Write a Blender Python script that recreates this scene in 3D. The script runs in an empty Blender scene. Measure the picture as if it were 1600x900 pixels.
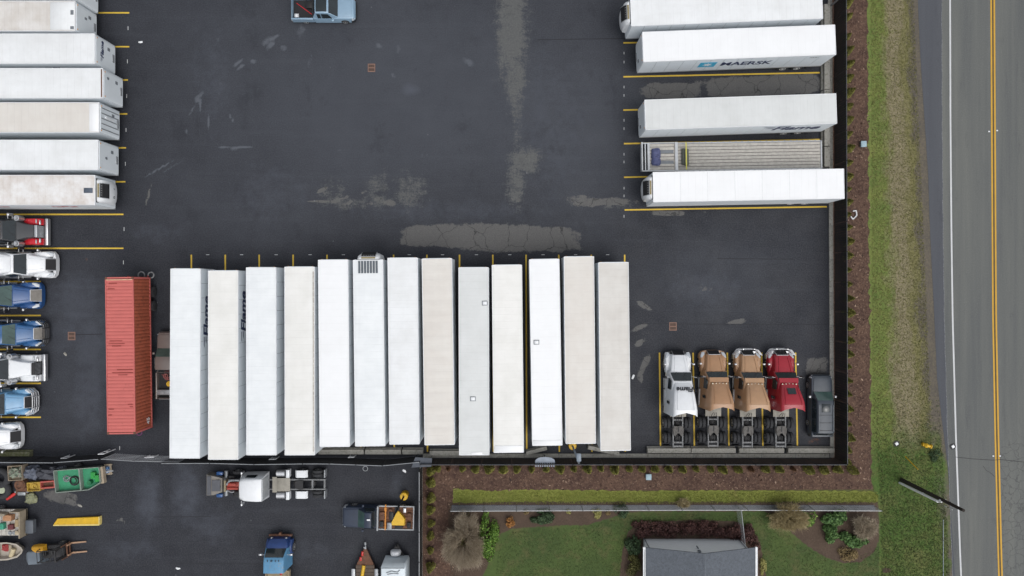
import bpy, math, random
import numpy as np
from mathutils import Vector, Matrix
random.seed(7)
rng = np.random.default_rng(7)
SC = bpy.context.scene
COL = SC.collection
R = math.radians

# ------------------------------------------------------------------ camera
CAM_H = 63.0
cam = bpy.data.cameras.new('camera')
cam.lens = 24.0; cam.sensor_width = 36.0
cam.clip_start = 0.5; cam.clip_end = 2000.0
camo = bpy.data.objects.new('camera', cam)
COL.objects.link(camo)
camo.location = (0, 0, CAM_H)
camo.rotation_euler = (0, 0, 0)
SC.camera = camo

# ------------------------------------------------------------------ sky, sun, exposure (soft overcast day)
SUN_EL, SUN_AZ = 64.0, 140.0            # azimuth clockwise from +Y (north)
world = bpy.data.worlds.new('World')
SC.world = world
world.use_nodes = True
wn = world.node_tree
wn.nodes.clear()
sky = wn.nodes.new('ShaderNodeTexSky')
sky.sky_type = 'NISHITA'
sky.sun_disc = False
sky.sun_elevation = R(SUN_EL)
sky.sun_rotation = R(SUN_AZ)
sky.air_density = 1.0; sky.dust_density = 4.0; sky.ozone_density = 1.0
hs = wn.nodes.new('ShaderNodeHueSaturation')
hs.inputs['Saturation'].default_value = 0.22   # cloud cover: nearly neutral sky
hs.inputs['Value'].default_value = 1.0
bg = wn.nodes.new('ShaderNodeBackground')
bg.inputs['Strength'].default_value = 0.15
wo = wn.nodes.new('ShaderNodeOutputWorld')
wn.links.new(sky.outputs[0], hs.inputs['Color'])
wn.links.new(hs.outputs[0], bg.inputs['Color'])
wn.links.new(bg.outputs[0], wo.inputs['Surface'])
sun = bpy.data.lights.new('sun', 'SUN')
sun.energy = 0.7
sun.angle = R(60)
sun.color = (1.0, 0.97, 0.93)
suno = bpy.data.objects.new('sun', sun)
COL.objects.link(suno)
suno.location = (0, 0, 80)
_d = Vector((math.sin(R(SUN_AZ)) * math.cos(R(SUN_EL)), math.cos(R(SUN_AZ)) * math.cos(R(SUN_EL)), math.sin(R(SUN_EL))))
suno.rotation_euler = _d.to_track_quat('Z', 'Y').to_euler()
vs = SC.view_settings
vs.view_transform = 'Standard'; vs.look = 'None'
vs.exposure = 0.08; vs.gamma = 1.0
vs.use_curve_mapping = False

# ------------------------------------------------------------------ helpers
FPX = 24.0 / 36.0 * 1600.0
def W(px, py, h=0.0):
    """photo pixel of a point at height h -> ground position in metres"""
    k = (CAM_H - h) / FPX
    return ((px - 800.0) * k, (450.0 - py) * k)
def W3(px, py, h=0.0, z=None):
    a = W(px, py, h)
    return Vector((a[0], a[1], h if z is None else z))
def lin(c):
    c /= 255.0
    return c / 12.92 if c <= 0.04045 else ((c + 0.055) / 1.055) ** 2.4
def D(r, g, b, k=1.15):
    return (lin(r) / k, lin(g) / k, lin(b) / k)

class NT:
    """small node-tree helper"""
    def __init__(self, name):
        self.m = bpy.data.materials.new(name)
        self.m.use_nodes = True
        self.t = self.m.node_tree
        self.b = self.t.nodes['Principled BSDF']
    def n(self, kind, **kw):
        nd = self.t.nodes.new('ShaderNode' + kind)
        for k, v in kw.items():
            if k in nd.inputs: nd.inputs[k].default_value = v
            else: setattr(nd, k, v)
        return nd
    def l(self, a, b): self.t.links.new(a, b)
    def math(self, op, a, b=None, clamp=False):
        nd = self.t.nodes.new('ShaderNodeMath'); nd.operation = op; nd.use_clamp = clamp
        for i, v in enumerate((a, b)):
            if v is None: continue
            if isinstance(v, (int, float)): nd.inputs[i].default_value = v
            else: self.l(v, nd.inputs[i])
        return nd.outputs[0]
    def mix(self, f, a, b):
        nd = self.t.nodes.new('ShaderNodeMix'); nd.data_type = 'RGBA'
        for i, v in ((0, f), (6, a), (7, b)):
            if isinstance(v, (int, float)): nd.inputs[i].default_value = v
            elif isinstance(v, tuple): nd.inputs[i].default_value = (*v[:3], 1)
            else: self.l(v, nd.inputs[i])
        return nd.outputs[2]
    def noise(self, vec, scale, detail=4.0, rough=0.6, w=None):
        nd = self.t.nodes.new('ShaderNodeTexNoise')
        nd.inputs['Scale'].default_value = scale
        nd.inputs['Detail'].default_value = detail
        nd.inputs['Roughness'].default_value = rough
        if w is not None:
            nd.noise_dimensions = '4D'; self.l(w, nd.inputs['W'])
        self.l(vec, nd.inputs['Vector'])
        return nd.outputs[0]
    def step(self, v, lo, hi):
        nd = self.t.nodes.new('ShaderNodeMapRange')
        nd.inputs[1].default_value = lo; nd.inputs[2].default_value = hi
        nd.clamp = True
        self.l(v, nd.inputs[0])
        return nd.outputs[0]
    def pos(self):
        return self.t.nodes.new('ShaderNodeNewGeometry').outputs['Position']
    def obj(self):
        return self.t.nodes.new('ShaderNodeTexCoord').outputs['Object']
    def rnd(self):
        o = self.t.nodes.new('ShaderNodeObjectInfo')
        return self.math('MULTIPLY', o.outputs['Random'], 37.0)
    def scale(self, vec, s):
        nd = self.t.nodes.new('ShaderNodeMapping'); nd.inputs['Scale'].default_value = s
        self.l(vec, nd.inputs['Vector'])
        return nd.outputs[0]
    def attr(self, name):
        nd = self.t.nodes.new('ShaderNodeAttribute'); nd.attribute_name = name
        return nd.outputs['Fac']
    def bump(self, h, strength=0.3, dist=0.02):
        nd = self.t.nodes.new('ShaderNodeBump')
        nd.inputs['Strength'].default_value = strength
        nd.inputs['Distance'].default_value = dist
        self.l(h, nd.inputs['Height'])
        self.l(nd.outputs[0], self.b.inputs['Normal'])
    def out(self, col, rough=0.6, metal=0.0, coat=0.0):
        if isinstance(col, tuple): self.b.inputs['Base Color'].default_value = (*col[:3], 1)
        else: self.l(col, self.b.inputs['Base Color'])
        if isinstance(rough, (int, float)): self.b.inputs['Roughness'].default_value = rough
        else: self.l(rough, self.b.inputs['Roughness'])
        self.b.inputs['Metallic'].default_value = metal
        self.b.inputs['Coat Weight'].default_value = coat
        self.b.inputs['Coat Roughness'].default_value = 0.12
        return self.m

MATS = {}
def M(name, col=None, rough=0.55, metal=0.0, var=0.18, scale=2.5, coat=0.0, col2=None, amt=0.5, bump=0.0, bscale=30):
    """painted / plain surface with uneven tone; col2 = grime or wear colour"""
    if name in MATS: return MATS[name]
    t = NT(name)
    o = t.obj(); w = t.rnd()
    a = tuple(c * (1 - var) for c in col); b = tuple(min(0.9, c * (1 + var)) for c in col)
    c = t.mix(t.step(t.noise(o, scale, 5, 0.65, w), 0.3, 0.7), a, b)
    if col2:
        g = t.noise(o, scale * 2.3, 6, 0.7, w)
        c = t.mix(t.step(g, 0.72 - 0.35 * amt, 0.86 - 0.3 * amt), c, col2)
    if bump: t.bump(t.noise(o, bscale, 4, 0.7), bump, 0.02)
    MATS[name] = t.out(c, rough, metal, coat)
    return MATS[name]

class MB:
    """collects shapes; build() links them as one mesh object"""
    def __init__(s): s.v = []; s.f = []
    def add(s, vs, fs):
        o = len(s.v); s.v += [tuple(p) for p in vs]; s.f += [tuple(i + o for i in f) for f in fs]; return s
    def box(s, x0, x1, y0, y1, z0, z1):
        return s.add([(x0,y0,z0),(x1,y0,z0),(x1,y1,z0),(x0,y1,z0),(x0,y0,z1),(x1,y0,z1),(x1,y1,z1),(x0,y1,z1)],
                     [(0,3,2,1),(4,5,6,7),(0,1,5,4),(1,2,6,5),(2,3,7,6),(3,0,4,7)])
    def bevbox(s, x0, x1, y0, y1, z0, z1, b=0.05):
        r = []
        for z, k in ((z0, b), (z0 + b, 0), (z1 - b, 0), (z1, b)):
            r.append([(x0+k+b,y0+k,z),(x1-k-b,y0+k,z),(x1-k,y0+k+b,z),(x1-k,y1-k-b,z),(x1-k-b,y1-k,z),(x0+k+b,y1-k,z),(x0+k,y1-k-b,z),(x0+k,y0+k+b,z)])
        return s.loft(r)
    def loft(s, rings, cap0=True, cap1=True):
        n = len(rings[0]); vs = [p for r in rings for p in r]; fs = []
        for i in range(len(rings) - 1):
            for j in range(n):
                k = (j + 1) % n
                fs.append((i*n+j, i*n+k, (i+1)*n+k, (i+1)*n+j))
        if cap0: fs.append(tuple(range(n))[::-1])
        if cap1: fs.append(tuple((len(rings)-1)*n + j for j in range(n)))
        return s.add(vs, fs)
    def prism(s, poly, z0, z1):
        return s.loft([[(x, y, z0) for x, y in poly], [(x, y, z1) for x, y in poly]])
    def cyl(s, p0, p1, r0, r1=None, n=12, cap=True):
        p0 = Vector(p0); p1 = Vector(p1); r1 = r0 if r1 is None else r1
        d = (p1 - p0).normalized()
        a = d.orthogonal().normalized(); b = d.cross(a)
        rings = [[p + (a*math.cos(2*math.pi*i/n) + b*math.sin(2*math.pi*i/n))*r for i in range(n)] for p, r in ((p0,r0),(p1,r1))]
        return s.loft(rings, cap, cap)
    def tube(s, pts, r, n=6):
        for a, b in zip(pts[:-1], pts[1:]): s.cyl(a, b, r, r, n)
        return s
    def quad(s, p, t=0.02):
        p = [Vector(q) for q in p]
        nrm = (p[1]-p[0]).cross(p[3]-p[0]).normalized() * t
        return s.loft([[q for q in p], [q + nrm for q in p]])
    def torus(s, c, rx, r, n=18, m=6, axis='z'):
        rings = []
        for i in range(n):
            a = 2*math.pi*i/n; ring = []
            for j in range(m):
                b = 2*math.pi*j/m
                x, y, z = (rx + r*math.cos(b))*math.cos(a), (rx + r*math.cos(b))*math.sin(a), r*math.sin(b)
                if axis == 'y': x, y, z = x, z, y
                if axis == 'x': x, y, z = z, x, y
                ring.append((c[0]+x, c[1]+y, c[2]+z))
            rings.append(ring)
        return s.loft(rings + [rings[0]], False, False)
    def mesh(s, name, mat, smooth=True):
        me = bpy.data.meshes.new(name)
        me.from_pydata(s.v, [], s.f)
        me.materials.append(mat)
        if smooth:
            me.shade_smooth(); me.set_sharp_from_angle(angle=R(38))
        me.update()
        return me

def part(name, mb, mat, parent=None, loc=None, rot=None):
    if isinstance(mat, bpy.types.Object): mat, parent, loc, rot = None, mat, parent, loc   # ready mesh, material already on it
    me = mb if isinstance(mb, bpy.types.Mesh) else mb.mesh(name, mat)
    o = bpy.data.objects.new(name, me)
    COL.objects.link(o)
    if parent is not None: o.parent = parent
    if loc is not None: o.location = loc
    if rot is not None: o.rotation_euler = rot
    return o
def tag(o, label, cat, group=None):
    o['label'] = label; o['category'] = cat
    if group: o['group'] = group
    return o
def thing(name, label, cat, loc=(0,0,0), rz=0.0, group=None):
    o = bpy.data.objects.new(name, None)
    COL.objects.link(o)
    o.empty_display_size = 0.3
    o.location = loc if len(loc) == 3 else (*loc, 0)
    o.rotation_euler = (0, 0, rz)
    return tag(o, label, cat, group)
def solo(name, mb, mat, label, cat, loc=(0,0,0), rz=0.0, group=None):
    o = part(name, mb, mat, None, loc if len(loc) == 3 else (*loc, 0), (0,0,rz))
    return tag(o, label, cat, group)
def struct(name, mb, mat, parent=None):
    o = part(name, mb, mat, parent)
    if parent is None: o['kind'] = 'structure'
    return o
CACHE = {}
def cached(key, fn, mat):
    k = (key, mat.name)
    if k not in CACHE: CACHE[k] = fn().mesh(key if isinstance(key, str) else key[0], mat)
    return CACHE[k]
def sheet(name, polypx, z, mat, kind='structure', jit=0.0):
    mb = MB()
    if jit:
        r_ = random.Random(len(polypx)); out = []
        for (a, b) in zip(polypx, polypx[1:] + polypx[:1]):
            n = max(1, int(math.dist(a, b)/3.5)) if min(a[1], b[1]) < 940 and min(a[0], b[0]) < 1600 else 1
            for i in range(n):
                k = i/n; j = jit if 0 < i else 0
                out.append((a[0]+(b[0]-a[0])*k + r_.uniform(-j, j), a[1]+(b[1]-a[1])*k + r_.uniform(-j, j)))
        polypx = out
    pts = [W(*p) for p in polypx]
    mb.add([(x, y, z) for x, y in pts], [tuple(range(len(pts)))])
    me = mb.mesh(name, mat, False)
    if me.polygons[0].normal.z < 0: me.flip_normals()
    o = part(name, me, mat, None); o['kind'] = kind
    return o
def sec(x, wb, wt, z0, z1, r=0.12, crown=0.03, y=0.0):
    """cross-section ring at x: bottom width, top width, rounded top corners"""
    pts = [(x, y - wb/2, z0), (x, y + wb/2, z0)]
    for i in range(4):
        a = i/3*math.pi/2
        pts.append((x, y + wt/2 - r + r*math.cos(a), z1 - r + r*math.sin(a)))
    pts.append((x, y, z1 + crown))
    for i in range(4):
        a = math.pi/2 - i/3*math.pi/2
        pts.append((x, y - wt/2 + r - r*math.cos(a), z1 - r + r*math.sin(a)))
    return pts
def text_mesh(body, size, mat, ext=0.004, shear=0.0, bold=0.0):
    cu = bpy.data.curves.new('lettering', 'FONT')
    cu.body = body; cu.size = size; cu.extrude = ext; cu.shear = shear; cu.offset = bold
    cu.align_x = 'CENTER'; cu.align_y = 'CENTER'; cu.resolution_u = 3
    ob = bpy.data.objects.new('lettering', cu)
    COL.objects.link(ob)
    dg = bpy.context.evaluated_depsgraph_get()
    me = bpy.data.meshes.new_from_object(ob.evaluated_get(dg))
    bpy.data.objects.remove(ob); bpy.data.curves.remove(cu)
    me.materials.clear(); me.materials.append(mat)
    return me

# ------------------------------------------------------------------ ground materials
def asphalt_yard():
    t = NT('yard_asphalt'); p = t.pos()
    big = t.noise(p, 0.05, 3, 0.5); mid = t.noise(p, 0.55, 6, 0.65); fine = t.noise(p, 9.0, 4, 0.75); grit = t.noise(p, 40.0, 2, 0.8)
    c = t.mix(t.step(big, 0.3, 0.7), D(38,40,47), D(48,50,57))
    c = t.mix(t.math('MULTIPLY', t.step(mid, 0.35, 0.75), 0.45), c, D(64,67,74))
    c = t.mix(t.math('MULTIPLY', t.step(fine, 0.46, 0.72), 0.5), c, D(86,88,92))
    c = t.mix(t.math('MULTIPLY', t.step(fine, 0.5, 0.3), 0.5), c, D(22,23,27))
    # faint tyre-wear streaks running east-west
    st = t.noise(t.scale(p, (0.06, 1.3, 1)), 1.0, 5, 0.6)
    c = t.mix(t.math('MULTIPLY', t.step(st, 0.55, 0.8), 0.25), c, D(78,81,88))
    # broad paler areas in the open middle of the yard
    tr = t.math('ADD', t.attr('pale_yard'), t.math('MULTIPLY', t.math('SUBTRACT', t.noise(p, 0.16, 5, 0.6), 0.5), 0.5))
    c = t.mix(t.math('MULTIPLY', t.step(tr, 0.1, 0.9), 0.6), c, D(83,87,95))
    # dusty bluish smears
    bl = t.math('ADD', t.attr('dusty'), t.math('MULTIPLY', t.math('SUBTRACT', t.noise(p, 0.9, 7, 0.72), 0.5), 0.9))
    c = t.mix(t.math('MULTIPLY', t.step(bl, 0.2, 0.9), 0.62), c, D(92,97,108))
    # pale dried patches with ragged rims
    e = t.math('MULTIPLY', t.math('SUBTRACT', t.noise(p, 0.75, 9, 0.72), 0.5), 1.1)
    dr = t.math('ADD', t.attr('dry'), e)
    speck = t.math('ADD', t.math('MULTIPLY', t.noise(p, 3.0, 6, 0.8), 0.5), 0.62)
    dry = t.mix(t.step(fine, 0.25, 0.75), D(88,88,88), D(113,112,110))
    c = t.mix(t.math('MULTIPLY', t.step(dr, 0.50, 0.60), t.math('MINIMUM', speck, 1.0)), c, dry)
    # worn, speckled lanes where the top coat has rubbed off
    rotm = t.n('Mapping'); rotm.inputs['Rotation'].default_value = (0, 0, 0.5); rotm.inputs['Scale'].default_value = (0.5, 1.5, 1); t.l(p, rotm.inputs['Vector'])
    wv = t.math('ADD', t.math('MULTIPLY', t.noise(t.scale(p, (1.0, 0.45, 1)), 1.3, 9, 0.78), 0.5), t.math('MULTIPLY', t.noise(rotm.outputs[0], 1.1, 8, 0.75), 0.5)); wf = t.noise(p, 6.0, 5, 0.8)
    wa = t.math('ADD', t.attr('worn'), t.math('ADD', t.math('MULTIPLY', t.math('SUBTRACT', wv, 0.5), 1.9), t.math('MULTIPLY', t.math('SUBTRACT', wf, 0.5), 0.7)))
    c = t.mix(t.math('MULTIPLY', t.step(wa, 0.42, 0.66), 0.85), c, t.mix(t.step(wf, 0.3, 0.7), D(84,86,87), D(108,109,107)))
    # hairline cracks inside the patches and here and there
    vo = t.n('TexVoronoi', Scale=0.42, feature='DISTANCE_TO_EDGE')
    pd = t.t.nodes.new('ShaderNodeVectorMath'); pd.operation = 'ADD'
    nz = t.n('TexNoise', Scale=1.1, Detail=5.0); t.l(p, nz.inputs['Vector'])
    t.l(p, pd.inputs[0]); t.l(nz.outputs['Color'], pd.inputs[1]); t.l(pd.outputs[0], vo.inputs['Vector'])
    cr = t.math('MULTIPLY', t.step(vo.outputs['Distance'], 0.014, 0.003), t.step(dr, 0.52, 0.6))
    c = t.mix(t.math('MULTIPLY', cr, 0.7), c, D(40,40,42))
    sf = t.math('ADD', t.attr('scuff'), t.math('MULTIPLY', t.math('SUBTRACT', t.noise(p, 1.6, 7, 0.75), 0.5), 0.9))
    c = t.mix(t.math('MULTIPLY', t.step(sf, 0.44, 0.72), 0.6), c, D(104,109,117))
    # tiny pale specks of grit
    sv = t.n('TexVoronoi', Scale=0.55); t.l(p, sv.inputs['Vector'])
    sx = t.t.nodes.new('ShaderNodeSeparateColor'); t.l(sv.outputs['Color'], sx.inputs[0])
    c = t.mix(t.math('MULTIPLY', t.math('MULTIPLY', t.step(sv.outputs['Distance'], 0.05, 0.03), t.step(sx.outputs[0], 0.72, 0.74)), t.math('MULTIPLY', sx.outputs[1], 0.8)), c, D(150,152,156))
    # dark damp stains and drips
    dk = t.noise(t.scale(p, (1, 0.7, 1)), 0.35, 8, 0.72)
    c = t.mix(t.math('MULTIPLY', t.step(dk, 0.56, 0.72), 0.45), c, D(34,36,42))
    # oil / rust spots
    rs = t.math('ADD', t.attr('rust'), t.math('MULTIPLY', t.math('SUBTRACT', t.noise(p, 2.5, 6, 0.7), 0.5), 1.2))
    c = t.mix(t.math('MULTIPLY', t.step(rs, 0.5, 0.7), 0.6), c, D(120,84,66))
    # small pale scuffs
    sc = t.noise(p, 1.6, 3, 0.5)
    c = t.mix(t.math('MULTIPLY', t.step(sc, 0.74, 0.80), 0.35), c, D(118,120,126))
    t.bump(fine, 0.25, 0.01)
    t.b.inputs['Specular IOR Level'].default_value = 0.22
    return t.out(c, t.step(t.noise(p, 0.4, 4, 0.6), -0.6, 1.1), 0)
def road_mat(name, a, b, dark):
    t = NT(name); p = t.pos()
    st = t.noise(t.scale(p, (1.0, 0.035, 1)), 0.9, 5, 0.6); fine = t.noise(p, 10, 4, 0.8)
    c = t.mix(t.step(st, 0.3, 0.7), a, b)
    c = t.mix(t.math('MULTIPLY', t.step(t.noise(t.scale(p, (1, 0.12, 1)), 1.6, 7, 0.7), 0.56, 0.8), 0.6), c, dark)
    bl = t.noise(t.scale(p, (1.0, 0.3, 1)), 0.9, 8, 0.75)
    c = t.mix(t.math('MULTIPLY', t.step(bl, 0.58, 0.74), 0.55), c, dark)
    c = t.mix(t.math('MULTIPLY', t.step(bl, 0.42, 0.26), 0.4), c, tuple(x*1.22 for x in b))
    c = t.mix(t.math('MULTIPLY', t.step(fine, 0.5, 0.8), 0.45), c, tuple(x*1.6 for x in b))
    c = t.mix(t.math('MULTIPLY', t.step(fine, 0.5, 0.25), 0.3), c, dark)
    vo = t.n('TexVoronoi', Scale=1.25, feature='DISTANCE_TO_EDGE')
    nz = t.n('TexNoise', Scale=1.3, Detail=6.0); t.l(p, nz.inputs['Vector'])
    pd = t.t.nodes.new('ShaderNodeVectorMath'); pd.operation = 'ADD'
    t.l(p, pd.inputs[0]); t.l(nz.outputs['Color'], pd.inputs[1]); t.l(pd.outputs[0], vo.inputs['Vector'])
    zone = t.math('ADD', t.attr('cracked'), t.math('MULTIPLY', t.math('SUBTRACT', t.noise(p, 0.25, 4, 0.6), 0.5), 0.7))
    cr = t.math('MULTIPLY', t.step(vo.outputs['Distance'], 0.05, 0.015), t.step(zone, 0.35, 0.6))
    c = t.mix(t.math('MULTIPLY', cr, 0.5), c, D(62,64,66))
    t.bump(fine, 0.2, 0.01)
    return t.out(c, 0.85)
def soil_mat(name, a, b, chip, cs=7.0, chipamt=0.4):
    t = NT(name); p = t.pos()
    n1 = t.noise(p, 0.7, 6, 0.7); n2 = t.noise(p, cs, 5, 0.8)
    c = t.mix(t.step(n1, 0.3, 0.7), a, b)
    c = t.mix(t.math('MULTIPLY', t.step(n2, 0.5, 0.72), chipamt), c, chip)
    c = t.mix(t.math('MULTIPLY', t.step(n2, 0.48, 0.3), 0.5), c, tuple(x*0.4 for x in a))
    t.bump(n2, 0.7, 0.05)
    return t.out(c, 0.95)
def grass_mat(name, a, b, dry, dryamt=0.4):
    t = NT(name); p = t.pos()
    n1 = t.noise(p, 0.22, 5, 0.65); n2 = t.noise(p, 5.0, 6, 0.8); n3 = t.noise(p, 0.6, 6, 0.7)
    c = t.mix(t.step(n1, 0.3, 0.7), a, b)
    c = t.mix(t.math('MULTIPLY', t.step(n3, 0.72 - 0.3*dryamt, 0.85 - 0.2*dryamt), 0.75), c, dry)
    c = t.mix(t.math('MULTIPLY', t.step(n2, 0.5, 0.75), 0.35), c, tuple(x*1.7 for x in b))
    c = t.mix(t.math('MULTIPLY', t.step(n2, 0.5, 0.28), 0.5), c, tuple(x*0.45 for x in a))
    t.bump(n2, 0.6, 0.05)
    return t.out(c, 0.95)
def verge_mat():
    t = NT('verge_grass'); p = t.pos()
    u = t.math('ADD', t.attr('band'), t.math('MULTIPLY', t.math('SUBTRACT', t.noise(t.scale(p, (1, 0.4, 1)), 0.55, 9, 0.8), 0.5), 0.95))
    n2 = t.noise(p, 5.0, 6, 0.8); n3 = t.noise(p, 0.5, 7, 0.75)
    green = t.mix(t.step(n3, 0.3, 0.7), D(92,116,54), D(122,130,66))
    tan = t.mix(t.step(n3, 0.3, 0.7), D(128,120,96), D(146,137,110))
    olive = t.mix(t.step(n3, 0.3, 0.7), D(128,124,80), D(110,106,74))
    dirt = t.mix(t.step(n3, 0.3, 0.7), D(108,100,88), D(84,80,76))
    lush = t.mix(t.step(t.noise(p, 0.3, 7, 0.75), 0.45, 0.75), D(72,100,40), D(112,110,66))
    c = t.mix(t.step(u, 0.26, 0.42), green, tan)
    c = t.mix(t.step(u, 0.58, 0.70), c, olive)
    c = t.mix(t.step(u, 0.74, 0.84), c, dirt)
    so = t.math('ADD', t.attr('south'), t.math('MULTIPLY', t.math('SUBTRACT', t.noise(p, 0.45, 6, 0.7), 0.5), 0.9))
    lo_ = t.mix(t.step(u, 0.86, 1.02), lush, dirt)
    c = t.mix(t.step(so, 0.35, 0.65), c, lo_)
    c = t.mix(t.math('MULTIPLY', t.step(n2, 0.5, 0.75), 0.35), c, D(160,152,104))
    c = t.mix(t.math('MULTIPLY', t.step(n2, 0.48, 0.28), 0.5), c, D(58,52,36))
    t.bump(n2, 0.6, 0.05)
    return t.out(c, 0.95)

M_YARD = asphalt_yard()
M_ROAD = road_mat('road_asphalt', D(88,91,92), D(110,112,108), D(74,76,80))
M_SHOULDER = road_mat('shoulder_asphalt', D(74,77,84), D(84,87,93), D(62,64,71))
M_MULCH = soil_mat('bark_mulch', D(62,42,38), D(104,80,66), D(150,124,104), 4.2, 0.6)
M_BED = soil_mat('garden_soil', D(74,60,50), D(90,74,62), D(120,104,88), 6.0, 0.3)
M_LAWN = grass_mat('lawn_grass', D(60,78,40), D(80,98,48), D(104,98,64), 0.75)
M_STRIP = grass_mat('strip_grass', D(112,122,54), D(130,135,62), D(132,120,72), 0.6)
M_WILD = grass_mat('rough_ground', D(84,92,50), D(100,100,60), D(116,104,76), 0.6)
M_VERGE = verge_mat()
def paint(name, col, worn, amt):
    t = NT(name); p = t.pos()
    n = t.noise(p, 6.0, 6, 0.75); b = t.noise(p, 0.8, 4, 0.6)
    c = t.mix(t.step(b, 0.3, 0.7), col, tuple(x*0.86 for x in col))
    c = t.mix(t.step(n, 0.72 - amt, 0.86 - amt), c, worn)
    return t.out(c, 0.7)
M_YEL = paint('yellow_line_paint', D(226,190,66), D(120,100,50), 0.04)
M_YEL2 = paint('road_yellow_paint', D(214,166,52), D(120,104,70), 0.06)
M_WHT = paint('white_line_paint', D(214,216,218), D(140,142,142), 0.06)

# ------------------------------------------------------------------ ground
mb = MB(); mb.add([(-600,-600,-0.05),(600,-600,-0.05),(600,600,-0.05),(-600,600,-0.05)], [(0,1,2,3)])
struct('ground', mb, M_WILD)

def grid_sheet(name, x0, x1, y0, y1, step, z, mat, inside=None, attrs=None):
    nx = int(round((x1-x0)/step)); ny = int(round((y1-y0)/step))
    xs = np.linspace(x0, x1, nx+1); ys = np.linspace(y0, y1, ny+1)
    X, Y = np.meshgrid(xs, ys)
    v = np.stack([X.ravel(), Y.ravel(), np.full(X.size, z)], 1)
    idx = np.arange((nx+1)*(ny+1)).reshape(ny+1, nx+1)
    q = np.stack([idx[:-1,:-1], idx[:-1,1:], idx[1:,1:], idx[1:,:-1]], -1).reshape(-1, 4)
    if inside is not None:
        cx = v[q].mean(1)
        q = q[inside(cx[:,0], cx[:,1])]
    me = bpy.data.meshes.new(name)
    me.vertices.add(len(v)); me.vertices.foreach_set('co', v.ravel())
    me.loops.add(q.size); me.loops.foreach_set('vertex_index', q.ravel().astype(np.int32))
    me.polygons.add(len(q)); me.polygons.foreach_set('loop_start', np.arange(0, q.size, 4, dtype=np.int32))
    me.update(); me.validate()
    PX = v[:,0]*FPX/CAM_H + 800; PY = 450 - v[:,1]*FPX/CAM_H
    for k, fn in (attrs or {}).items():
        a = me.attributes.new(k, 'FLOAT', 'POINT'); a.data.foreach_set('value', fn(PX, PY).astype(np.float32))
    me.materials.append(mat)
    o = part(name, me, mat, None); o['kind'] = 'structure'
    return o
def blobs(lst):
    def f(PX, PY):
        out = np.zeros_like(PX)
        for b in lst:
            cx, cy, rx, ry, amp = b[:5]; an = R(b[5]) if len(b) > 5 else 0; pw = b[6] if len(b) > 6 else 2.0
            dx, dy = PX-cx, PY-cy
            u = (dx*math.cos(an) + dy*math.sin(an))/rx; w = (-dx*math.sin(an) + dy*math.cos(an))/ry
            d = (np.abs(u)**pw + np.abs(w)**pw)**(1/pw)
            out = np.maximum(out, amp*np.clip(1.35 - 0.75*d, 0, 1))
        return out
    return f
DRY = [(822,246,18,10,.55),(808,312,14,5,.6),(598,318,40,6,.56),
  (660,369,30,14,1.1,0,4),(716,369,40,16,1.1,3,4),(772,371,60,19,1.12,2,4),(840,373,56,17,1.1,3,4),(640,374,10,9,.85),(940,316,58,8,.74),(905,309,24,6,.66),(985,314,20,5,.6),
  (418,64,13,6,.68,-35),(470,48,7,14,.62,15),(443,75,7,6,.66),(484,98,4,16,.55,10),(592,72,8,5,.66,30),(622,76,5,8,.64),(614,118,7,4,.6,40),(732,97,14,6,.66,35),
  (1052,142,40,11,1.1,0,4),(1015,146,8,8,.8),(1190,134,80,14,1.15,-2,5),(1120,136,20,7,.9),(1272,132,10,12,.9),(1045,333,24,4,.95,0,4),(1100,331,10,3,.6),
  (1008,478,14,5,.8,30),(998,512,16,5,.8,-25),(1000,536,10,5,.74,-40),(1006,572,6,20,.82,25),(1002,592,4,7,.7),(1150,503,17,5,.78,-10),(1276,572,17,13,.92,0,4),(1105,452,13,9,.5),(975,600,4,3,.6),
  (96,777,24,10,.86,8,4),(122,790,6,4,.6),(190,812,5,4,.7),(182,814,4,3,.6),(195,816,4,3,.7),
  (248,264,28,1.6,.95,-30),(232,305,2,22,.85,15),(314,160,2,20,.85,8),(300,172,12,2,.8,-60),(312,150,9,4,.75,-45),(326,190,2.2,12,.9,3),(362,185,12,2.2,.85,60),(372,98,10,3,.85,-38),(376,105,8,2.6,.85,-38),(395,96,6,4,.8),(427,60,12,3,.85,-32),(424,70,8,3.4,.85,-40),(308,156,6,5,.7),(291,205,3,5,.8),(350,229,10,1.8,.9),(379,230,16,1.6,.9),(600,313,26,2,.8,12),(500,314,22,1.6,.9),(530,312,24,4,.72,-20),(505,296,12,4,.7,-25),(543,318,14,3,.7,-25),(568,300,8,4,.7,-20),(420,70,5,12,.56,20),(345,130,6,30,.46,15),(340,62,5,9,.5),(365,235,8,5,.5),(500,230,6,5,.5),(533,235,14,4,.52),(270,260,30,3,.54,-30),(660,250,5,30,.44),(715,60,6,20,.44)]
WORN = [(800,40,26,90,.72,0,3),(805,120,20,60,.66),(808,180,10,60,.5),(820,250,26,24,.72),(806,290,18,40,.62),(520,300,26,28,.5),(592,295,26,36,.52),(640,300,34,34,.56),(560,318,70,12,.5),(810,345,30,20,.3),(940,318,70,12,.45),(1100,450,20,12,.36),(250,110,30,60,.16),(700,100,50,90,.16),(1010,520,26,70,.3),(420,70,20,20,.3),(560,620,10,10,.0),(1180,150,110,26,.2),(740,372,150,26,.3)]
DUSTY = [(125,470,45,40,.5),(150,540,36,60,.52),(140,620,26,60,.5),(100,520,30,30,.4),(232,780,18,40,.62),(292,770,22,46,.6),(330,820,34,30,.42),(620,770,12,34,.4),
  (205,860,50,20,.35),(330,120,30,80,.32),(240,360,40,20,.32),(860,200,60,120,.3),(420,300,70,50,.3),(1100,450,60,30,.36),(640,140,14,8,.6),(700,330,160,20,.34),(560,560,30,30,.2),(470,860,50,20,.3)]
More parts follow.
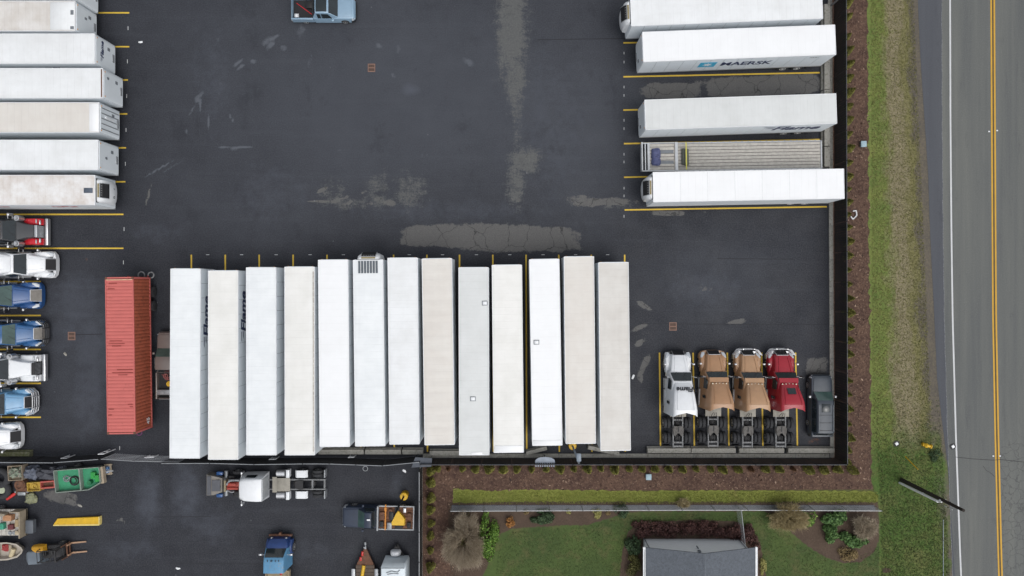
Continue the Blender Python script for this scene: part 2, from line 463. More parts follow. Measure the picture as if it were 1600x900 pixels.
PALE_YARD = [(660,150,330,160,.75),(900,200,90,160,.7),(560,40,300,80,.6),(1110,430,110,60,.4),(120,560,60,120,.4),(430,300,200,90,.45)]
RUST = [(1275,690,16,7,.6),(1296,692,5,5,.6),(1268,705,12,4,.5),(70,405,16,6,.3),(137,404,5,7,.5),(150,770,20,10,.3),(360,740,16,8,.4)]
SCUFF = [b for b in DRY if b[0] < 750 and b[1] < 270]
DRY = [b for b in DRY if not (b[0] < 750 and b[1] < 270)]
yx0, yx1 = -58.0, W(1299, 0)[0]
ySplit = W(0, 715)[1]; xSW = W(657, 0)[0]
grid_sheet('yard_pavement', yx0, yx1, -34.0, 36.0, 0.25, 0.0, M_YARD,
           lambda x, y: (y > ySplit) | (x < xSW), {'dry': blobs(DRY), 'dusty': blobs(DUSTY), 'rust': blobs(RUST), 'worn': blobs(WORN), 'pale_yard': blobs(PALE_YARD), 'scuff': blobs(SCUFF)})

# road east of the yard
EDGE = [(-150,1432),(0,1434),(90,1438),(180,1444),(270,1450),(360,1453),(500,1460),(590,1464),(660,1472),(720,1480),(800,1486),(900,1492),(1050,1497)]
WLINE = [(-150,1484),(0,1484.5),(180,1485),(360,1486.5),(500,1488.5),(680,1493.5),(860,1500),(1050,1508)]
YLINE = [(-150,1550.5),(0,1551),(360,1553),(500,1554),(680,1557.5),(860,1562),(1050,1568)]
def curve(tab):
    ys = [a for a, _ in tab]; xs = [b for _, b in tab]
    return lambda y: np.interp(y, ys, xs)
cE, cW, cY = curve(EDGE), curve(WLINE), curve(YLINE)
def ribbon(name, fl, fr, z, mat, y0=-150, y1=1050, n=60, attr=None, cols=1, t=0.0):
    vs, fs, at = [], [], []
    for i in range(n+1):
        y = y0 + (y1-y0)*i/n
        l, r = float(fl(y)), float(fr(y))
        for j in range(cols+1):
            x = l + (r-l)*j/cols
            vs.append((*W(x, y), z)); at.append(attr(x, y, j/cols) if attr else 0)
    c = cols+1
    for i in range(n):
        for j in range(cols):
            fs.append((i*c+j, (i+1)*c+j, (i+1)*c+j+1, i*c+j+1))
    me = bpy.data.meshes.new(name); me.from_pydata(vs, [], fs); me.materials.append(mat)
    if attr:
        a = me.attributes.new(attr.__name__, 'FLOAT', 'POINT'); a.data.foreach_set('value', np.array(at, np.float32))
    me.update()
    o = part(name, me, mat, None); o['kind'] = 'structure'
    return o
def cracked(x, y, u):
    return 0.75*max(0, min(1, (y-640)/80))*max(0, min(1, (x-1556)/10)) + 0.30*max(0, min(1, (y-690)/60))
ribbon('road', lambda y: cW(y)-13, lambda y: 1760, 0.0, M_ROAD, attr=cracked, cols=30)
ribbon('road_shoulder', cE, lambda y: cW(y)-13, 0.004, M_SHOULDER, attr=cracked, cols=2)
ribbon('edge_line', lambda y: cW(y)-1.25, lambda y: cW(y)+1.25, 0.008, M_WHT)
ribbon('centre_joint', lambda y: cY(y)-1.3, lambda y: cY(y)+1.3, 0.008, M('joint_tar', D(92,78,52), 0.8, var=.25))
ribbon('centre_line', lambda y: cY(y)-3.7, lambda y: cY(y)-1.3, 0.008, M_YEL2)
ribbon('centre_line', lambda y: cY(y)+1.3, lambda y: cY(y)+3.7, 0.008, M_YEL2)
M_SEAL = M('crack_sealant', D(40,40,42), 0.7)
M_SEAM = M('seam_paint', D(140,142,146), 0.8, col2=D(92,94,98), amt=0.9)
def wob(f, a, s):
    return lambda y: f(y) + a*math.sin(y*0.11+s) + a*0.7*math.sin(y*0.37+2*s)
ribbon('shoulder_seam', wob(lambda y: cW(y)-13.4, .3, 1), wob(lambda y: cW(y)-12.7, .3, 1.1), 0.008, M_SEAM, n=200)
# sealed joint across the road
for (pts, w) in (([(1492,714),(1520,717),(1552,719),(1563,718),(1600,722),(1640,720)], 0.8), ([(1536,728),(1541,735),(1548,739),(1554,745)], 0.6)):
    mb = MB()
    for (a, b) in zip(pts[:-1], pts[1:]):
        A, B = Vector((*W(*a), 0)), Vector((*W(*b), 0)); d = (B-A).normalized(); nn = Vector((-d.y, d.x, 0))*w*0.5/16.9
        mb.add([(A+nn)+Vector((0,0,.012)), (A-nn)+Vector((0,0,.012)), (B-nn)+Vector((0,0,.012)), (B+nn)+Vector((0,0,.012))], [(0,1,2,3)])
    struct('road_crack', mb, M_SEAL)
# verge between mulch and road
def band(x, y, u): return u
cM = curve([(-150,1356),(0,1357),(500,1361),(760,1364),(1050,1370)])
vg = ribbon('grass_verge', lambda y: cM(y)-2 + 1.6*math.sin(y*.23)*math.sin(y*.071+1) + random.uniform(-1.1,1.1) + max(0, min(1, (y-755)/25))*8, lambda y: cE(y)+1, -0.008, M_VERGE, y0=-150, y1=1050, attr=band, cols=12, n=300)
sa_ = vg.data.attributes.new('south', 'FLOAT', 'POINT')
for i_, v_ in enumerate(vg.data.vertices):
    py_ = 450 - v_.co.y*FPX/CAM_H
    sa_.data[i_].value = max(0.0, min(1.0, (py_-600)/170))
sheet('mulch_bed', [(1300,-150),(1357,-150),(1358,0),(1361,500),(1364,765),(708,768),(708,1050),(657,1050),(657,712),(1300,712)], -0.014, M_MULCH)
sheet('lawn', [(708,787),(1374,790),(1374,1050),(708,1050)], -0.006, M_LAWN)
sheet('grass_strip', [(708,764),(760,767),(840,765),(930,766),(1020,767),(1100,766),(1200,767),(1358,767),(1366,769),(1372,776),(1371,786),(1360,786),(1100,785),(900,785),(708,789)], -0.002, M_STRIP, jit=1.3)
sheet('garden_bed', [(700,786),(800,784),(1372,784),(1372,799),(1000,799),(975,801),(950,811),(920,820),(860,822),(800,826),(782,834),(774,852),(762,884),(750,912),(738,1000),(708,1000)], 0.002, M_BED, jit=1.0)
sheet('garden_bed', [(962,1050),(968,905),(972,862),(982,830),(998,819),(1040,814),(1100,812),(1150,815),(1176,828),(1188,848),(1197,900),(1205,1050)], 0.002, M_BED, jit=1.0)
sheet('garden_bed', [(1190,797.5),(1212,806),(1236,832),(1262,854),(1290,871),(1318,880),(1346,878),(1364,864),(1373,846),(1373,797.5)], 0.006, M_BED, jit=1.0)

M_PSEAM = M('paving_seam', D(36,38,44), 0.8, var=.3)
for a_, b_ in (((1000,506),(1292,507)),((1120,404),(1240,405)),((160,522),(112,523)),((240,808),(330,807)),((270,880),(420,881)),((500,700),(500,402)),((985,60),(840,62))):
    A_, B_ = Vector((*W(*a_), .004)), Vector((*W(*b_), .004)); n_ = Vector((-(B_-A_).y, (B_-A_).x, 0)).normalized()*.035
    m_ = MB(); m_.add([A_+n_, A_-n_, B_-n_, B_+n_], [(0,1,2,3)]); struct('paving_seam', m_, M_PSEAM)
sheet('dirt_patch', [(1378,889),(1384,887),(1391,888),(1392,892),(1388,895),(1380,895)], 0.004, M_BED, jit=.6)
# parking lines
def pline(a, b, w=2.3, mat=None, name='parking_line'):
    A, B = Vector((*W(*a), 0.005)), Vector((*W(*b), 0.005)); d = (B-A).normalized(); nn = Vector((-d.y, d.x, 0))*w*0.5/16.9
    mb = MB(); n = 8
    vs = []
    for i in range(n+1):
        c = A + (B-A)*i/n; vs += [c+nn, c-nn]
    mb.add(vs, [(2*i, 2*i+1, 2*i+3, 2*i+2) for i in range(n)])
    return struct(name, mb, mat or M_YEL)
for y, x1 in ((20,202),(73,202),(125,200),(178,199),(231,197),(284,196),(335,193),(388,193)): pline((-90, y), (x1, y))
for y in (440,493,546,599,652): pline((-90, y), (64, y))
for y, x0 in ((14,974),(67,974),(120,974),(172,974),(224.5,975),(277,975),(328,976)): pline((x0, y), (1281 if y < 300 else 1292, y-6.5 if y < 300 else 323))
for x in (299,352,405,458,511,563,615,667,718,770,822,873,924,976): pline((x, 398), (x+1, 706))
for a, b in ((1030.5,1032),(1083,1085),(1136.5,1139),(1190,1192),(1243,1246)): pline((a, 551), (b, 697))
for y in (44,96,150,203,256,358,410,667,700): pline((201-y*0.02, y-3), (201-y*0.02, y+3), 0.9, M_WHT, 'survey_tick')
for y in (83,97,136,149,188,201,241,253,294,306,338): pline((975, y-2), (975, y+2), 0.8, M_WHT, 'survey_tick')
for x in (325,378,432,485,537,640,692,745,797,849,900,950): pline((x-3, 398), (x+2, 398), 0.8, M_WHT, 'survey_tick')
# ------------------------------------------------------------------ shared materials
M_TYRE = M('tyre_rubber', D(54,55,58), 0.9, var=.2)
M_RIM = M('alloy_rim', D(190,192,194), 0.35, 0.6, var=.1)
M_RIMW = M('white_rim', D(226,228,230), 0.5, var=.08)
M_CHROME = M('chrome', (.62,.63,.65), 0.38, 0.8, var=.1)
M_STEEL = M('galvanised_steel', D(160,164,168), 0.5, 0.4, var=.15, col2=D(110,112,114))
M_DARK = M('dark_chassis', D(46,46,48), 0.75, var=.25, col2=D(86,78,70), amt=.4)
M_GREYF = M('grey_chassis', D(128,130,132), 0.7, var=.2, col2=D(72,66,60), amt=.6)
M_RUST = M('rusty_steel', D(112,78,60), 0.85, var=.25, col2=D(70,60,56), amt=.6)
M_BLACK = M('black_plastic', D(30,30,33), 0.6, var=.15)
M_GLASS = M('tinted_glass', D(38,46,50), 0.06, var=.25, scale=.8, coat=.3)
M_GLASSG = M('green_glass', D(70,92,88), 0.06, var=.3, scale=1.2, coat=.3)
M_WHITE = M('white_paint', D(236,239,242), 0.4, var=.05, coat=.2)
M_WSIDE = M('white_panel', D(234,241,246), 0.42, var=.04, scale=1.0, col2=D(206,212,214), amt=.2)
M_JOINT = M('panel_joint', D(120,126,132), 0.6, var=.1)
M_RAIL = M('aluminium_rail', D(186,190,194), 0.42, 0.3, var=.1)
M_CONC = M('concrete', D(164,162,155), 0.9, var=.15, col2=D(112,112,100), amt=.6, bump=.3)
M_MOSS = M('mossy_concrete', D(122,122,104), 0.95, var=.2, col2=D(88,94,56), amt=.9, bump=.4)
M_RED = M('red_lens', D(190,40,36), 0.3, var=.1)
M_AMBER = M('amber_lens', D(226,150,50), 0.3, var=.1)
M_YSTEEL = M('yellow_steel', D(222,178,40), 0.5, var=.12, col2=D(140,110,50), amt=.4)
M_FENCE = M('black_slat', D(26,26,29), 0.7, var=.2)
M_WIRE = M('galvanised_wire', D(170,174,178), 0.5, .3, var=.1)
M_WOOD = M('grey_timber', D(190,186,179), 0.9, var=.18, scale=3, col2=D(152,146,138), amt=.4)
M_NAVY = M('navy_print', D(34,46,86), 0.5, var=.05)
M_CYAN = M('sky_blue_print', D(66,176,214), 0.5, var=.04)
M_CHARC = M('charcoal_print', D(44,46,52), 0.5, var=.05)

# ------------------------------------------------------------------ wheels
def tyre_mb(r, w):
    mb = MB(); n = 20; prof = [(r*.55,-w/2),(r*.9,-w/2),(r,-w*.36),(r,w*.36),(r*.9,w/2),(r*.55,w/2)]
    rings = [[(p*math.cos(2*math.pi*i/n), y, p*math.sin(2*math.pi*i/n)) for i in range(n)] for p, y in prof]
    return mb.loft(rings, True, True)
def rim_mb(r, w):
    mb = MB(); n = 14
    rings = [[(p*math.cos(2*math.pi*i/n), y, p*math.sin(2*math.pi*i/n)) for i in range(n)] for p, y in ((r*.58,-w*.52),(r*.58,w*.52),(r*.5,w*.55),(r*.22,w*.3),(r*.2,w*.56))]
    return mb.loft(rings)
def wheel(parent, x, y, r, w, rim=None, rz=0.0):
    o = part('wheel', cached(('wheel', r, w), lambda: tyre_mb(r, w), M_TYRE), parent, (x, y, r), (0, 0, rz + (math.pi if y < 0 else 0)))
    part('rim', cached(('rim', r, w), lambda: rim_mb(r, w), rim or M_RIM), o)
    return o

# ------------------------------------------------------------------ trailers
def roof_mat(name, base, dirt, amt, ribs=0.15, scale=0.5):
    t = NT(name); o = t.obj(); w = t.rnd()
    n1 = t.noise(o, scale, 6, 0.65, w); n2 = t.noise(t.scale(o, (2.2, 0.5, 1)), 1.0, 5, 0.65, w)
    n3 = t.noise(o, 3.5, 5, 0.7, w); n4 = t.noise(t.scale(o, (0.25, 2.2, 1)), 1.0, 4, 0.6, w)
    c = t.mix(t.math('MULTIPLY', t.step(n1, 0.38, 0.68), amt), base, dirt)
    c = t.mix(t.math('MULTIPLY', t.step(n2, 0.45, 0.75), ribs), c, tuple(x*.8 for x in dirt))
    c = t.mix(t.math('MULTIPLY', t.step(n4, 0.5, 0.8), ribs*.8), c, tuple(x*.8 for x in dirt))
    sp = t.t.nodes.new('ShaderNodeSeparateXYZ'); t.l(o, sp.inputs[0])
    bow = t.math('ABSOLUTE', t.math('SINE', t.math('MULTIPLY', sp.outputs[0], math.pi/.61)))
    bw = t.math('MULTIPLY', t.step(bow, 0.16, 0.03), t.step(t.noise(o, 0.9, 5, .7, w), 0.35, 0.7))
    c = t.mix(t.math('MULTIPLY', bw, .16 + ribs*.9), c, tuple(x*.66 for x in dirt))
    edge = t.math('MULTIPLY', t.step(t.math('ABSOLUTE', sp.outputs[1]), 1.0, 1.26), t.step(t.noise(t.scale(o, (.5, 2, 1)), 1.4, 6, .7, w), 0.4, 0.7))
    c = t.mix(t.math('MULTIPLY', edge, .2 + ribs*.8), c, tuple(x*.62 for x in dirt))
    scr = t.noise(t.scale(o, (.35, 1.6, 1)), 2.6, 2, .5, w)
    c = t.mix(t.math('MULTIPLY', t.step(scr, 0.77, 0.82), .35), c, tuple(x*.45 for x in dirt))
    c = t.mix(t.math('MULTIPLY', t.step(n3, 0.70, 0.80), amt*.5), c, tuple(x*.45 for x in dirt))
    return t.out(c, 0.55)
RM = {
 'clean': roof_mat('roof_clean_white', D(247,249,251), D(236,238,239), .5, .06),
 'white': roof_mat('roof_white', D(240,243,245), D(220,222,222), .6, .15),
 'bluish': roof_mat('roof_cool_white', D(242,246,248), D(222,227,230), .6, .16),
 'ivory': roof_mat('roof_ivory', D(241,241,238), D(224,224,219), .65, .14),
 'beige': roof_mat('roof_beige', D(226,223,217), D(215,209,202), .7, .16),
 'grey': roof_mat('roof_pale_grey', D(222,225,225), D(206,209,208), .6, .15),
 'worn': roof_mat('roof_worn_white', D(228,226,223), D(204,197,188), .95, .25),
 'stained': roof_mat('roof_stained_white', D(238,238,238), D(206,195,185), .85, .2, .9),
 'dirty': roof_mat('roof_dirty_beige', D(222,220,215), D(208,204,198), .9, .22),
}
FLAME_M = {}
def flame_logo(parent, size, loc, rot, mat=M_NAVY):
    """'Flame' lettering with swept bars running off the F"""
    k = ('flame', size, mat.name)
    if k not in FLAME_M: FLAME_M[k] = text_mesh('Flame', size, mat, 0.004, 0.2, 0.032*size)
    o = part('lettering', FLAME_M[k], mat, parent, loc, rot)
    mb = MB()
    for i, (l, y) in enumerate(((.5,.26),(.3,.02))):
        x0 = -1.28*size
        mb.quad([((x0-l*size), y*size, .0), (x0+.12*size, y*size, .0), (x0+.16*size, (y+.09)*size, .0), (x0-l*size+.16*size, (y+.09)*size, .0)], .004)
    part('logo_bar', cached(('logo_bar', size), lambda: mb, mat), o)
    return o
def side_rot(side):     # text readable from outside on the +y / -y wall of a thing pointing along +x
    return (math.pi/2, 0, 0) if side < 0 else (math.pi/2, 0, math.pi)

def roof_mb(L, bows, amp):
    mb = MB(); nx = max(8, int(L/0.2)); ny = 6; hw = 1.27
    vs = []; fs = []
    for i in range(nx+1):
        x = -L + .03 + (L-.06)*i/nx
        b = amp*abs(math.cos(math.pi*x/bows))
        for j in range(ny+1):
            y = -hw + 2*hw*j/ny
            vs.append((x, y, 4.085 + (b if 0 < j < ny else 0) + .012*(1-(y/hw)**2)))
    c = ny+1
    for i in range(nx):
        for j in range(ny): fs.append((i*c+j, (i+1)*c+j, (i+1)*c+j+1, i*c+j+1))
    return mb.add(vs, fs)
def trailer(label, f, r, roof='white', reefer=False, group='semi trailers parked in the yard', sheets=0, bows=0.6, amp=.008, side=M_WSIDE, wheels=True, nosebits=True):
    A, B = Vector(W(*f, 4.1)), Vector(W(*r, 4.1))
    d = A - B; L = d.length; a = math.atan2(d.y, d.x)
    t = thing('semi_trailer', label, 'semi trailer', (A.x, A.y, 0), a, group)
    t['len'] = L
    Lq = round(L, 2)
    part('body', MB().box(-L+.02, -.02, -1.275, 1.275, 1.12, 4.08).box(-L, 0, -1.25, 1.25, 1.05, 1.2), M_JOINT, t)
    if sheets:
        for i in range(sheets):
            x0, x1 = -L + L*i/sheets, -L + L*(i+1)/sheets
            part('roof_panel', MB().box(x0+.006, x1-.006, -1.265, 1.265, 4.05, 4.10).mesh('roof_panel', RM[roof], False), t)
    else:
        part('roof', roof_mb(L, bows, amp), RM[roof], t)
    part('top_rail', MB().box(-L, 0, 1.262, 1.305, 3.98, 4.112).box(-L, 0, -1.305, -1.262, 3.98, 4.112).box(-.045, .012, -1.262, 1.262, 3.98, 4.112).box(-L-.012, -L+.045, -1.262, 1.262, 3.98, 4.112), M_WHITE, t)
    part('bottom_rail', MB().box(-L, 0, 1.262, 1.31, 1.05, 1.24).box(-L, 0, -1.31, -1.262, 1.05, 1.24), M_RAIL, t)
    n = max(3, int(round(L/1.22))); pw = L/n
    pm = cached(('side_panel', round(pw, 2)), lambda: MB().bevbox(-pw/2+.012, pw/2-.012, -.012, .016, 1.25, 3.975, .008), side)
    for i in range(n):
        for s in (-1, 1):
            part('side_panel', pm, side, t, (-L + pw*(i+.5), s*1.285, 0), (0, 0, 0 if s > 0 else math.pi))
    fw = MB(); pr = [(-.02,-1.26),(.03,-1.2),(.05,-1.0),(.05,1.0),(.03,1.2),(-.02,1.26)]
    fw.loft([[(x, y, 1.15) for x, y in pr], [(x, y, 3.975) for x, y in pr]])
    part('front_wall', fw, side, t)
    dm = cached('rear_door', lambda: MB().bevbox(-.05, 0, -1.235, -.012, 1.25, 3.95, .01), side)
    for s in (-1, 1):
        dr = part('rear_door', dm, side, t, (-L-.01, 0 if s < 0 else 1.247, 0))
        part('lock_rod', cached('lock_rod', lambda: MB().cyl((-.075,-.35,1.2),(-.075,-.35,3.95),.02,n=6).cyl((-.075,-.7,1.2),(-.075,-.7,3.95),.02,n=6), M_STEEL), dr)
    part('underframe', MB().box(-L+.2, -.6, -.5, -.36, .92, 1.06).box(-L+.2, -.6, .36, .5, .92, 1.06).box(-L+.3, -L+4.2, -.62, .62, .75, .92), M_DARK, t)
    lm = cached('landing_leg', lambda: MB().box(-.08,.08,-.08,.08,.05,1.05).box(-.16,.16,-.14,.14,0,.06), M_DARK)
    for s in (-1, 1): part('landing_leg', lm, M_DARK, t, (-2.9, s*.75, 0))
    part('underride_bar', MB().box(-L-.02, -L+.1, -1.1, 1.1, .5, .62).box(-L, -L+.1, -.7, -.6, .6, 1.1).box(-L, -L+.1, .6, .7, .6, 1.1), M_STEEL, t)
    if wheels:
        for x in (-L+1.9, -L+3.2):
            for y in (-1.13, -.8, .8, 1.13): wheel(t, x, y, .5, .27, M_RIMW)
        mf = cached('mud_flap', lambda: MB().box(-.015,.015,-.32,.32,.25,.95), M_BLACK)
        for s in (-1, 1): part('mud_flap', mf, M_BLACK, t, (-L+1.1, s*.95, 0))
    if nosebits and not reefer:
        part('coupling_box', MB().bevbox(.05,.12,-.35,.35,1.35,1.62,.015), M_STEEL, t)
        [part('marker_light', MB().box(.04,.075,y_-.05,y_+.05,3.82,3.88), M_AMBER, t) for y_ in (-1.05, 1.05)]
        part('document_holder', MB().bevbox(.05,.09,.45,.72,2.0,2.35,.01), M_JOINT, t)
    if reefer:
        u = MB()
        prof = [(1.75,.50),(1.95,.62),(2.7,.66),(3.4,.60),(3.78,.42),(3.95,.2)]
        rings = []
        for z, dx in prof:
            hw = 1.02 if z < 3.9 else .9; ring = [(.05, -hw, z)]
            for i in range(9):
                ang = -math.pi/2 + math.pi*i/8
                ring.append((.05 + dx*(abs(math.cos(ang))**.45), hw*math.sin(ang)*.995, z))
            ring.append((.05, hw, z)); rings.append(ring)
        ru = part('refrigeration_unit', u.loft(rings), M_WHITE, t)
        gr = MB(); pz = [(3.2,.625),(3.4,.60),(3.78,.42),(3.93,.23)]
        for (za, xa), (zb, xb) in zip(pz[:-1], pz[1:]):
            gr.quad([(xa+.06,-.62,za),(xa+.06,.62,za),(xb+.06,.62,zb),(xb+.06,-.62,zb)], .03)
        part('intake_grille', gr, M_BLACK, ru)
        for y in (-.4,-.2,0,.2,.4): part('grille_bar', MB().quad([(.57,y-.03,3.5),(.57,y+.03,3.5),(.36,y+.03,3.9),(.36,y-.03,3.9)], .05), M_GREYF, ru)
        part('grille_frame', MB().tube([(.69,-.64,3.2),(.67,-.64,3.4),(.49,-.64,3.78),(.3,-.62,3.95),(.3,.62,3.95),(.49,.64,3.78),(.67,.64,3.4),(.69,.64,3.2)], .03), M_RAIL, ru)
        part('filter_screen', MB().box(.12,.26,-.6,.6,3.94,3.99), M('screen_tan', D(150,138,104), .8, var=.3, scale=8), ru)
        part('fuel_tank', MB().cyl((-3.9,-1.0,.75),(-2.7,-1.0,.75),.28), M_CHROME, t)
        part('top_seal', MB().box(.012,.05,-1.05,1.05,3.6,4.0), M_DARK, t)
    return t

GB, GL, GR = 'white trailers in the long bottom row', 'trailers parked along the left edge', 'trailers parked along the right kerb'
LROW = [((120,-24),'worn','white trailer at the top left corner, mostly outside the frame'),
  ((117.5,25),'worn','dirty beige roofed trailer with a clean white front roof strip, top left row'),
  ((148,76),'white','white trailer with dark blue Flame lettering up its front wall'),
  ((160.5,130),'white','white trailer standing furthest out of the left row, brown front roof rim'),
  ((155,183.5),'beige','beige roofed trailer with grey ribbed front wall in the left row'),
  ((153.5,242),'white','clean pale trailer just above the refrigerated trailer on the left'),
  ((148.5,297),'stained','refrigerated trailer with brown stained roof and red script on its side')]
LT = []
for i, (f, roof, lab) in enumerate(LROW):
    L = 16.15 if i != 1 else 16.3
    k = L*FPX/58.9
    LT.append(trailer(lab, f, (f[0]-k, f[1]), roof, i == 6, GL))
def slab(t, name, x0, x1, y0, y1, z0, z1, mat, b=.006): return part(name, MB().bevbox(x0,x1,y0,y1,z0,z1,b), mat, t)
slab(LT[1],'roof_patch',-2.15,-.06,-1.2,1.2,4.09,4.125,RM['white'])
slab(LT[1],'roof_hatch',-.38,-.12,.1,.5,4.12,4.15,M_JOINT); slab(LT[1],'roof_hatch',-.4,-.1,-1.15,-.9,4.12,4.15,M_JOINT)
slab(LT[4],'roof_patch',-.85,-.06,-1.22,1.22,4.09,4.125,RM['clean'])
slab(LT[3],'roof_rim',-.14,-.05,-1.2,1.2,4.10,4.14,M_RUST)
slab(LT[6],'roof_hatch',-.95,-.2,-.25,.18,4.09,4.15,M('slate_cover', D(84,94,108), .6))
for y in (-.9,-.45,0,.45,.9): slab(LT[4],'wall_rib',.04,.085,y-.04,y+.04,1.3,3.9,M_STEEL)
slab(LT[4],'document_box',.05,.14,.1,.28,2.1,3.3,M_WHITE)
for t, y0, z0 in ((LT[1],.2,2.6),(LT[3],.5,3.3),(LT[5],-.2,2.9)): slab(t,'vent_cover',.05,.09,y0,y0+.2,z0,z0+.28,M_JOINT)
flame_logo(LT[2], .62, (.058, .25, 3.1), (math.pi/2, 0, math.pi/2))
flame_logo(LT[2], 1.0, (-3.3, -1.304, 2.7), side_rot(-1))
mb = MB()
for x0, x1, z in ((-4.4,-4.2,3.0),(-4.1,-3.5,2.9),(-3.45,-2.9,3.1),(-2.85,-2.6,2.9),(-2.5,-2.2,3.05),(-9.6,-9.0,3.0),(-8.9,-8.3,2.9)): mb.box(x0,x1,-1.312,-1.302,z-.16,z+.16)
part('script_lettering', mb, M('red_print', D(178,40,52), .5), LT[6])
mb = MB()
for y in (-.5,-.38,-.2,.0,.14,.3): mb.box(.60,.68,y,y+.06,2.3,2.55)
part('maker_lettering', mb, M_CHARC, LT[6])

RT = [trailer('refrigerated white trailer at the top of the right row, roof cut by the frame', (985.5,17.5), (1285,5.5), 'white', True, GR),
  trailer('white container trailer with a sky blue star logo and MAERSK on its side', (1004.5,73.5), (1305.5,62), 'clean', False, GR),
  trailer('white trailer with large Flame lettering on its lower side', (1008,179.5), (1307,169.5), 'grey', False, GR),
  trailer('clean white refrigerated trailer beside the flatbed, lowest of the right row', (1020.5,292.5), (1319,287), 'clean', True, GR, sheets=7)]
L = RT[1]['len']
def on_side(t, frac): return -t['len']*frac
# the nose points west, so the wall seen from the south is the +y wall
star = part('logo_panel', MB().bevbox(-.74,.74,-.01,.004,-.62,.62,.003), M_CYAN, RT[1], (on_side(RT[1], .355), 1.306, 2.72), (0,0,0))
pts = [((.46 if i % 2 == 0 else .2)*math.sin(math.pi*i/7), (.46 if i % 2 == 0 else .2)*math.cos(math.pi*i/7)) for i in range(14)]
part('logo_star', MB().loft([[(x, .004, z) for x, z in pts], [(x, .012, z) for x, z in pts]]), M_WHITE, star)
part('lettering', text_mesh('MAERSK', 1.22, M_NAVY, .004, 0, .03), M_NAVY, RT[1], (on_side(RT[1], .56), 1.304, 2.7), side_rot(1)).scale.x = 1.0
part('small_lettering', text_mesh('MAEU', .28, M_CHARC, .004), M_CHARC, RT[1], (on_side(RT[1], .90), 1.304, 3.55), side_rot(1))
flame_logo(RT[2], 1.75, (on_side(RT[2], .815), 1.304, 2.9), side_rot(1))
BROW = [((290,420),(288.5,716),'bluish',0,'leftmost white trailer of the long bottom row, next to the tan pickup'),
  ((348.7,423),(348.8,718),'ivory',0,'second trailer of the bottom row, streaked ivory roof and Flame on its side'),
  ((408,418),(408.5,711),'bluish',0,'cool white trailer, third from the left in the bottom row'),
  ((468,417),(468.5,711),'ivory',0,'ivory roofed trailer with a dark stained right edge, fourth in the bottom row'),
  ((520.5,406),(523,698),'clean',0,'brightest white trailer just left of the refrigerated one in the bottom row'),
  ((575,406),(578.5,697),'bluish',1,'refrigerated trailer with dark grille at the top end of the bottom row'),
  ((629,403),(632,694),'white',0,'white trailer just right of the refrigerated one in the bottom row'),
  ((682.5,404),(687,695),'beige',0,'beige trailer with ribbed roof in the middle of the bottom row'),
  ((740,418),(741,711),'grey',0,'pale grey trailer with two small white roof patches in the bottom row'),
  ((792,414),(795,707),'ivory',0,'off white trailer with a bright strip across its lower roof end'),
  ((850.5,405),(855.3,696),'clean',0,'clean white trailer beside the bare yellow line with one roof patch'),
  ((904.5,401),(907.5,693),'beige',0,'beige trailer ending above the yellow lamp post base'),
  ((958.5,410),(962,704),'dirty',0,'rightmost trailer of the bottom row, worn grey beige roof')]
BT = [trailer(lab, f, r, roof, bool(rf), GB, bows=(1.0 if 'ribbed' in lab else .6), amp=(.03 if 'ribbed' in lab else .008)) for f, r, roof, rf, lab in BROW]
for i, x in ((0, -4.2), (1, -3.6)): flame_logo(BT[i], 1.5, (x, -1.304, 2.9), side_rot(-1))
def patch(t, f, y): slab(t,'roof_patch',-t['len']*f-.2,-t['len']*f+.2,y-.24,y+.24,4.1,4.13,M_JOINT,.004); slab(t,'roof_patch',-t['len']*f-.14,-t['len']*f+.14,y-.18,y+.18,4.131,4.14,M_WHITE,.003)
patch(BT[8], .19, -.95); patch(BT[8], .70, .1); patch(BT[10], .445, .8); 
slab(BT[9],'roof_patch',-BT[9]['len']+.05,-BT[9]['len']+.6,-1.22,1.22,4.09,4.13,RM['clean'])
slab(BT[10],'roof_patch',-BT[10]['len']+.05,-BT[10]['len']+.45,-1.22,1.22,4.09,4.13,RM['clean'])
slab(BT[8],'roof_patch',-BT[8]['len']+.05,-BT[8]['len']+.25,-.7,.25,4.1,4.13,RM['clean'])
mb = MB()
for y in np.linspace(-.75,.75,7): mb.box(-1.15,-.1,y-.085,y+.085,4.12,4.17)
part('roof_vent', mb, M('vent_dark', D(92,100,108), .6), BT[5])
for i in (3,): slab(BT[i],'roof_stain',-BT[i]['len']+.3,-.4,-1.25,-1.13,4.1,4.118,M('roof_grime', D(186,180,172), .8, col2=D(220,218,212), amt=.8))
for t in LT + RT + BT: del t['len']

# step-deck flatbed
A, B = Vector(W(1002,245.7,1.5)), Vector(W(1284,241.2,1.4)); d = A-B; L = d.length
fb = thing('flatbed_trailer', 'empty grey timber flatbed trailer with two strapped tarp bundles', 'flatbed trailer', (A.x, A.y, 0), math.atan2(d.y, d.x), GR)
part('frame', MB().box(-L,-3.1,-.5,-.38,.7,1.2).box(-L,-3.1,.38,.5,.7,1.2).box(-3.2,-.1,-.5,.5,1.0,1.36), M_DARK, fb)
part('side_rail', MB().box(-L,-3.1,1.2,1.29,1.12,1.385).box(-L,-3.1,-1.29,-1.2,1.12,1.385).box(-3.1,0,1.2,1.29,1.3,1.585).box(-3.1,0,-1.29,-1.2,1.3,1.585), M_RAIL, fb)
n = 8
for seg, (x0, x1, z) in enumerate(((-L+.1,-3.3,1.34),(-3.0,-.75,1.54))):
    for i in range(n):
        y0 = -1.19 + 2.38*i/n; w = 2.38/n
        part('plank', MB().bevbox(x0, x1, y0+.018, y0+w-.018, z-.04, z+random.uniform(0,.012), .01), M_WOOD, fb)
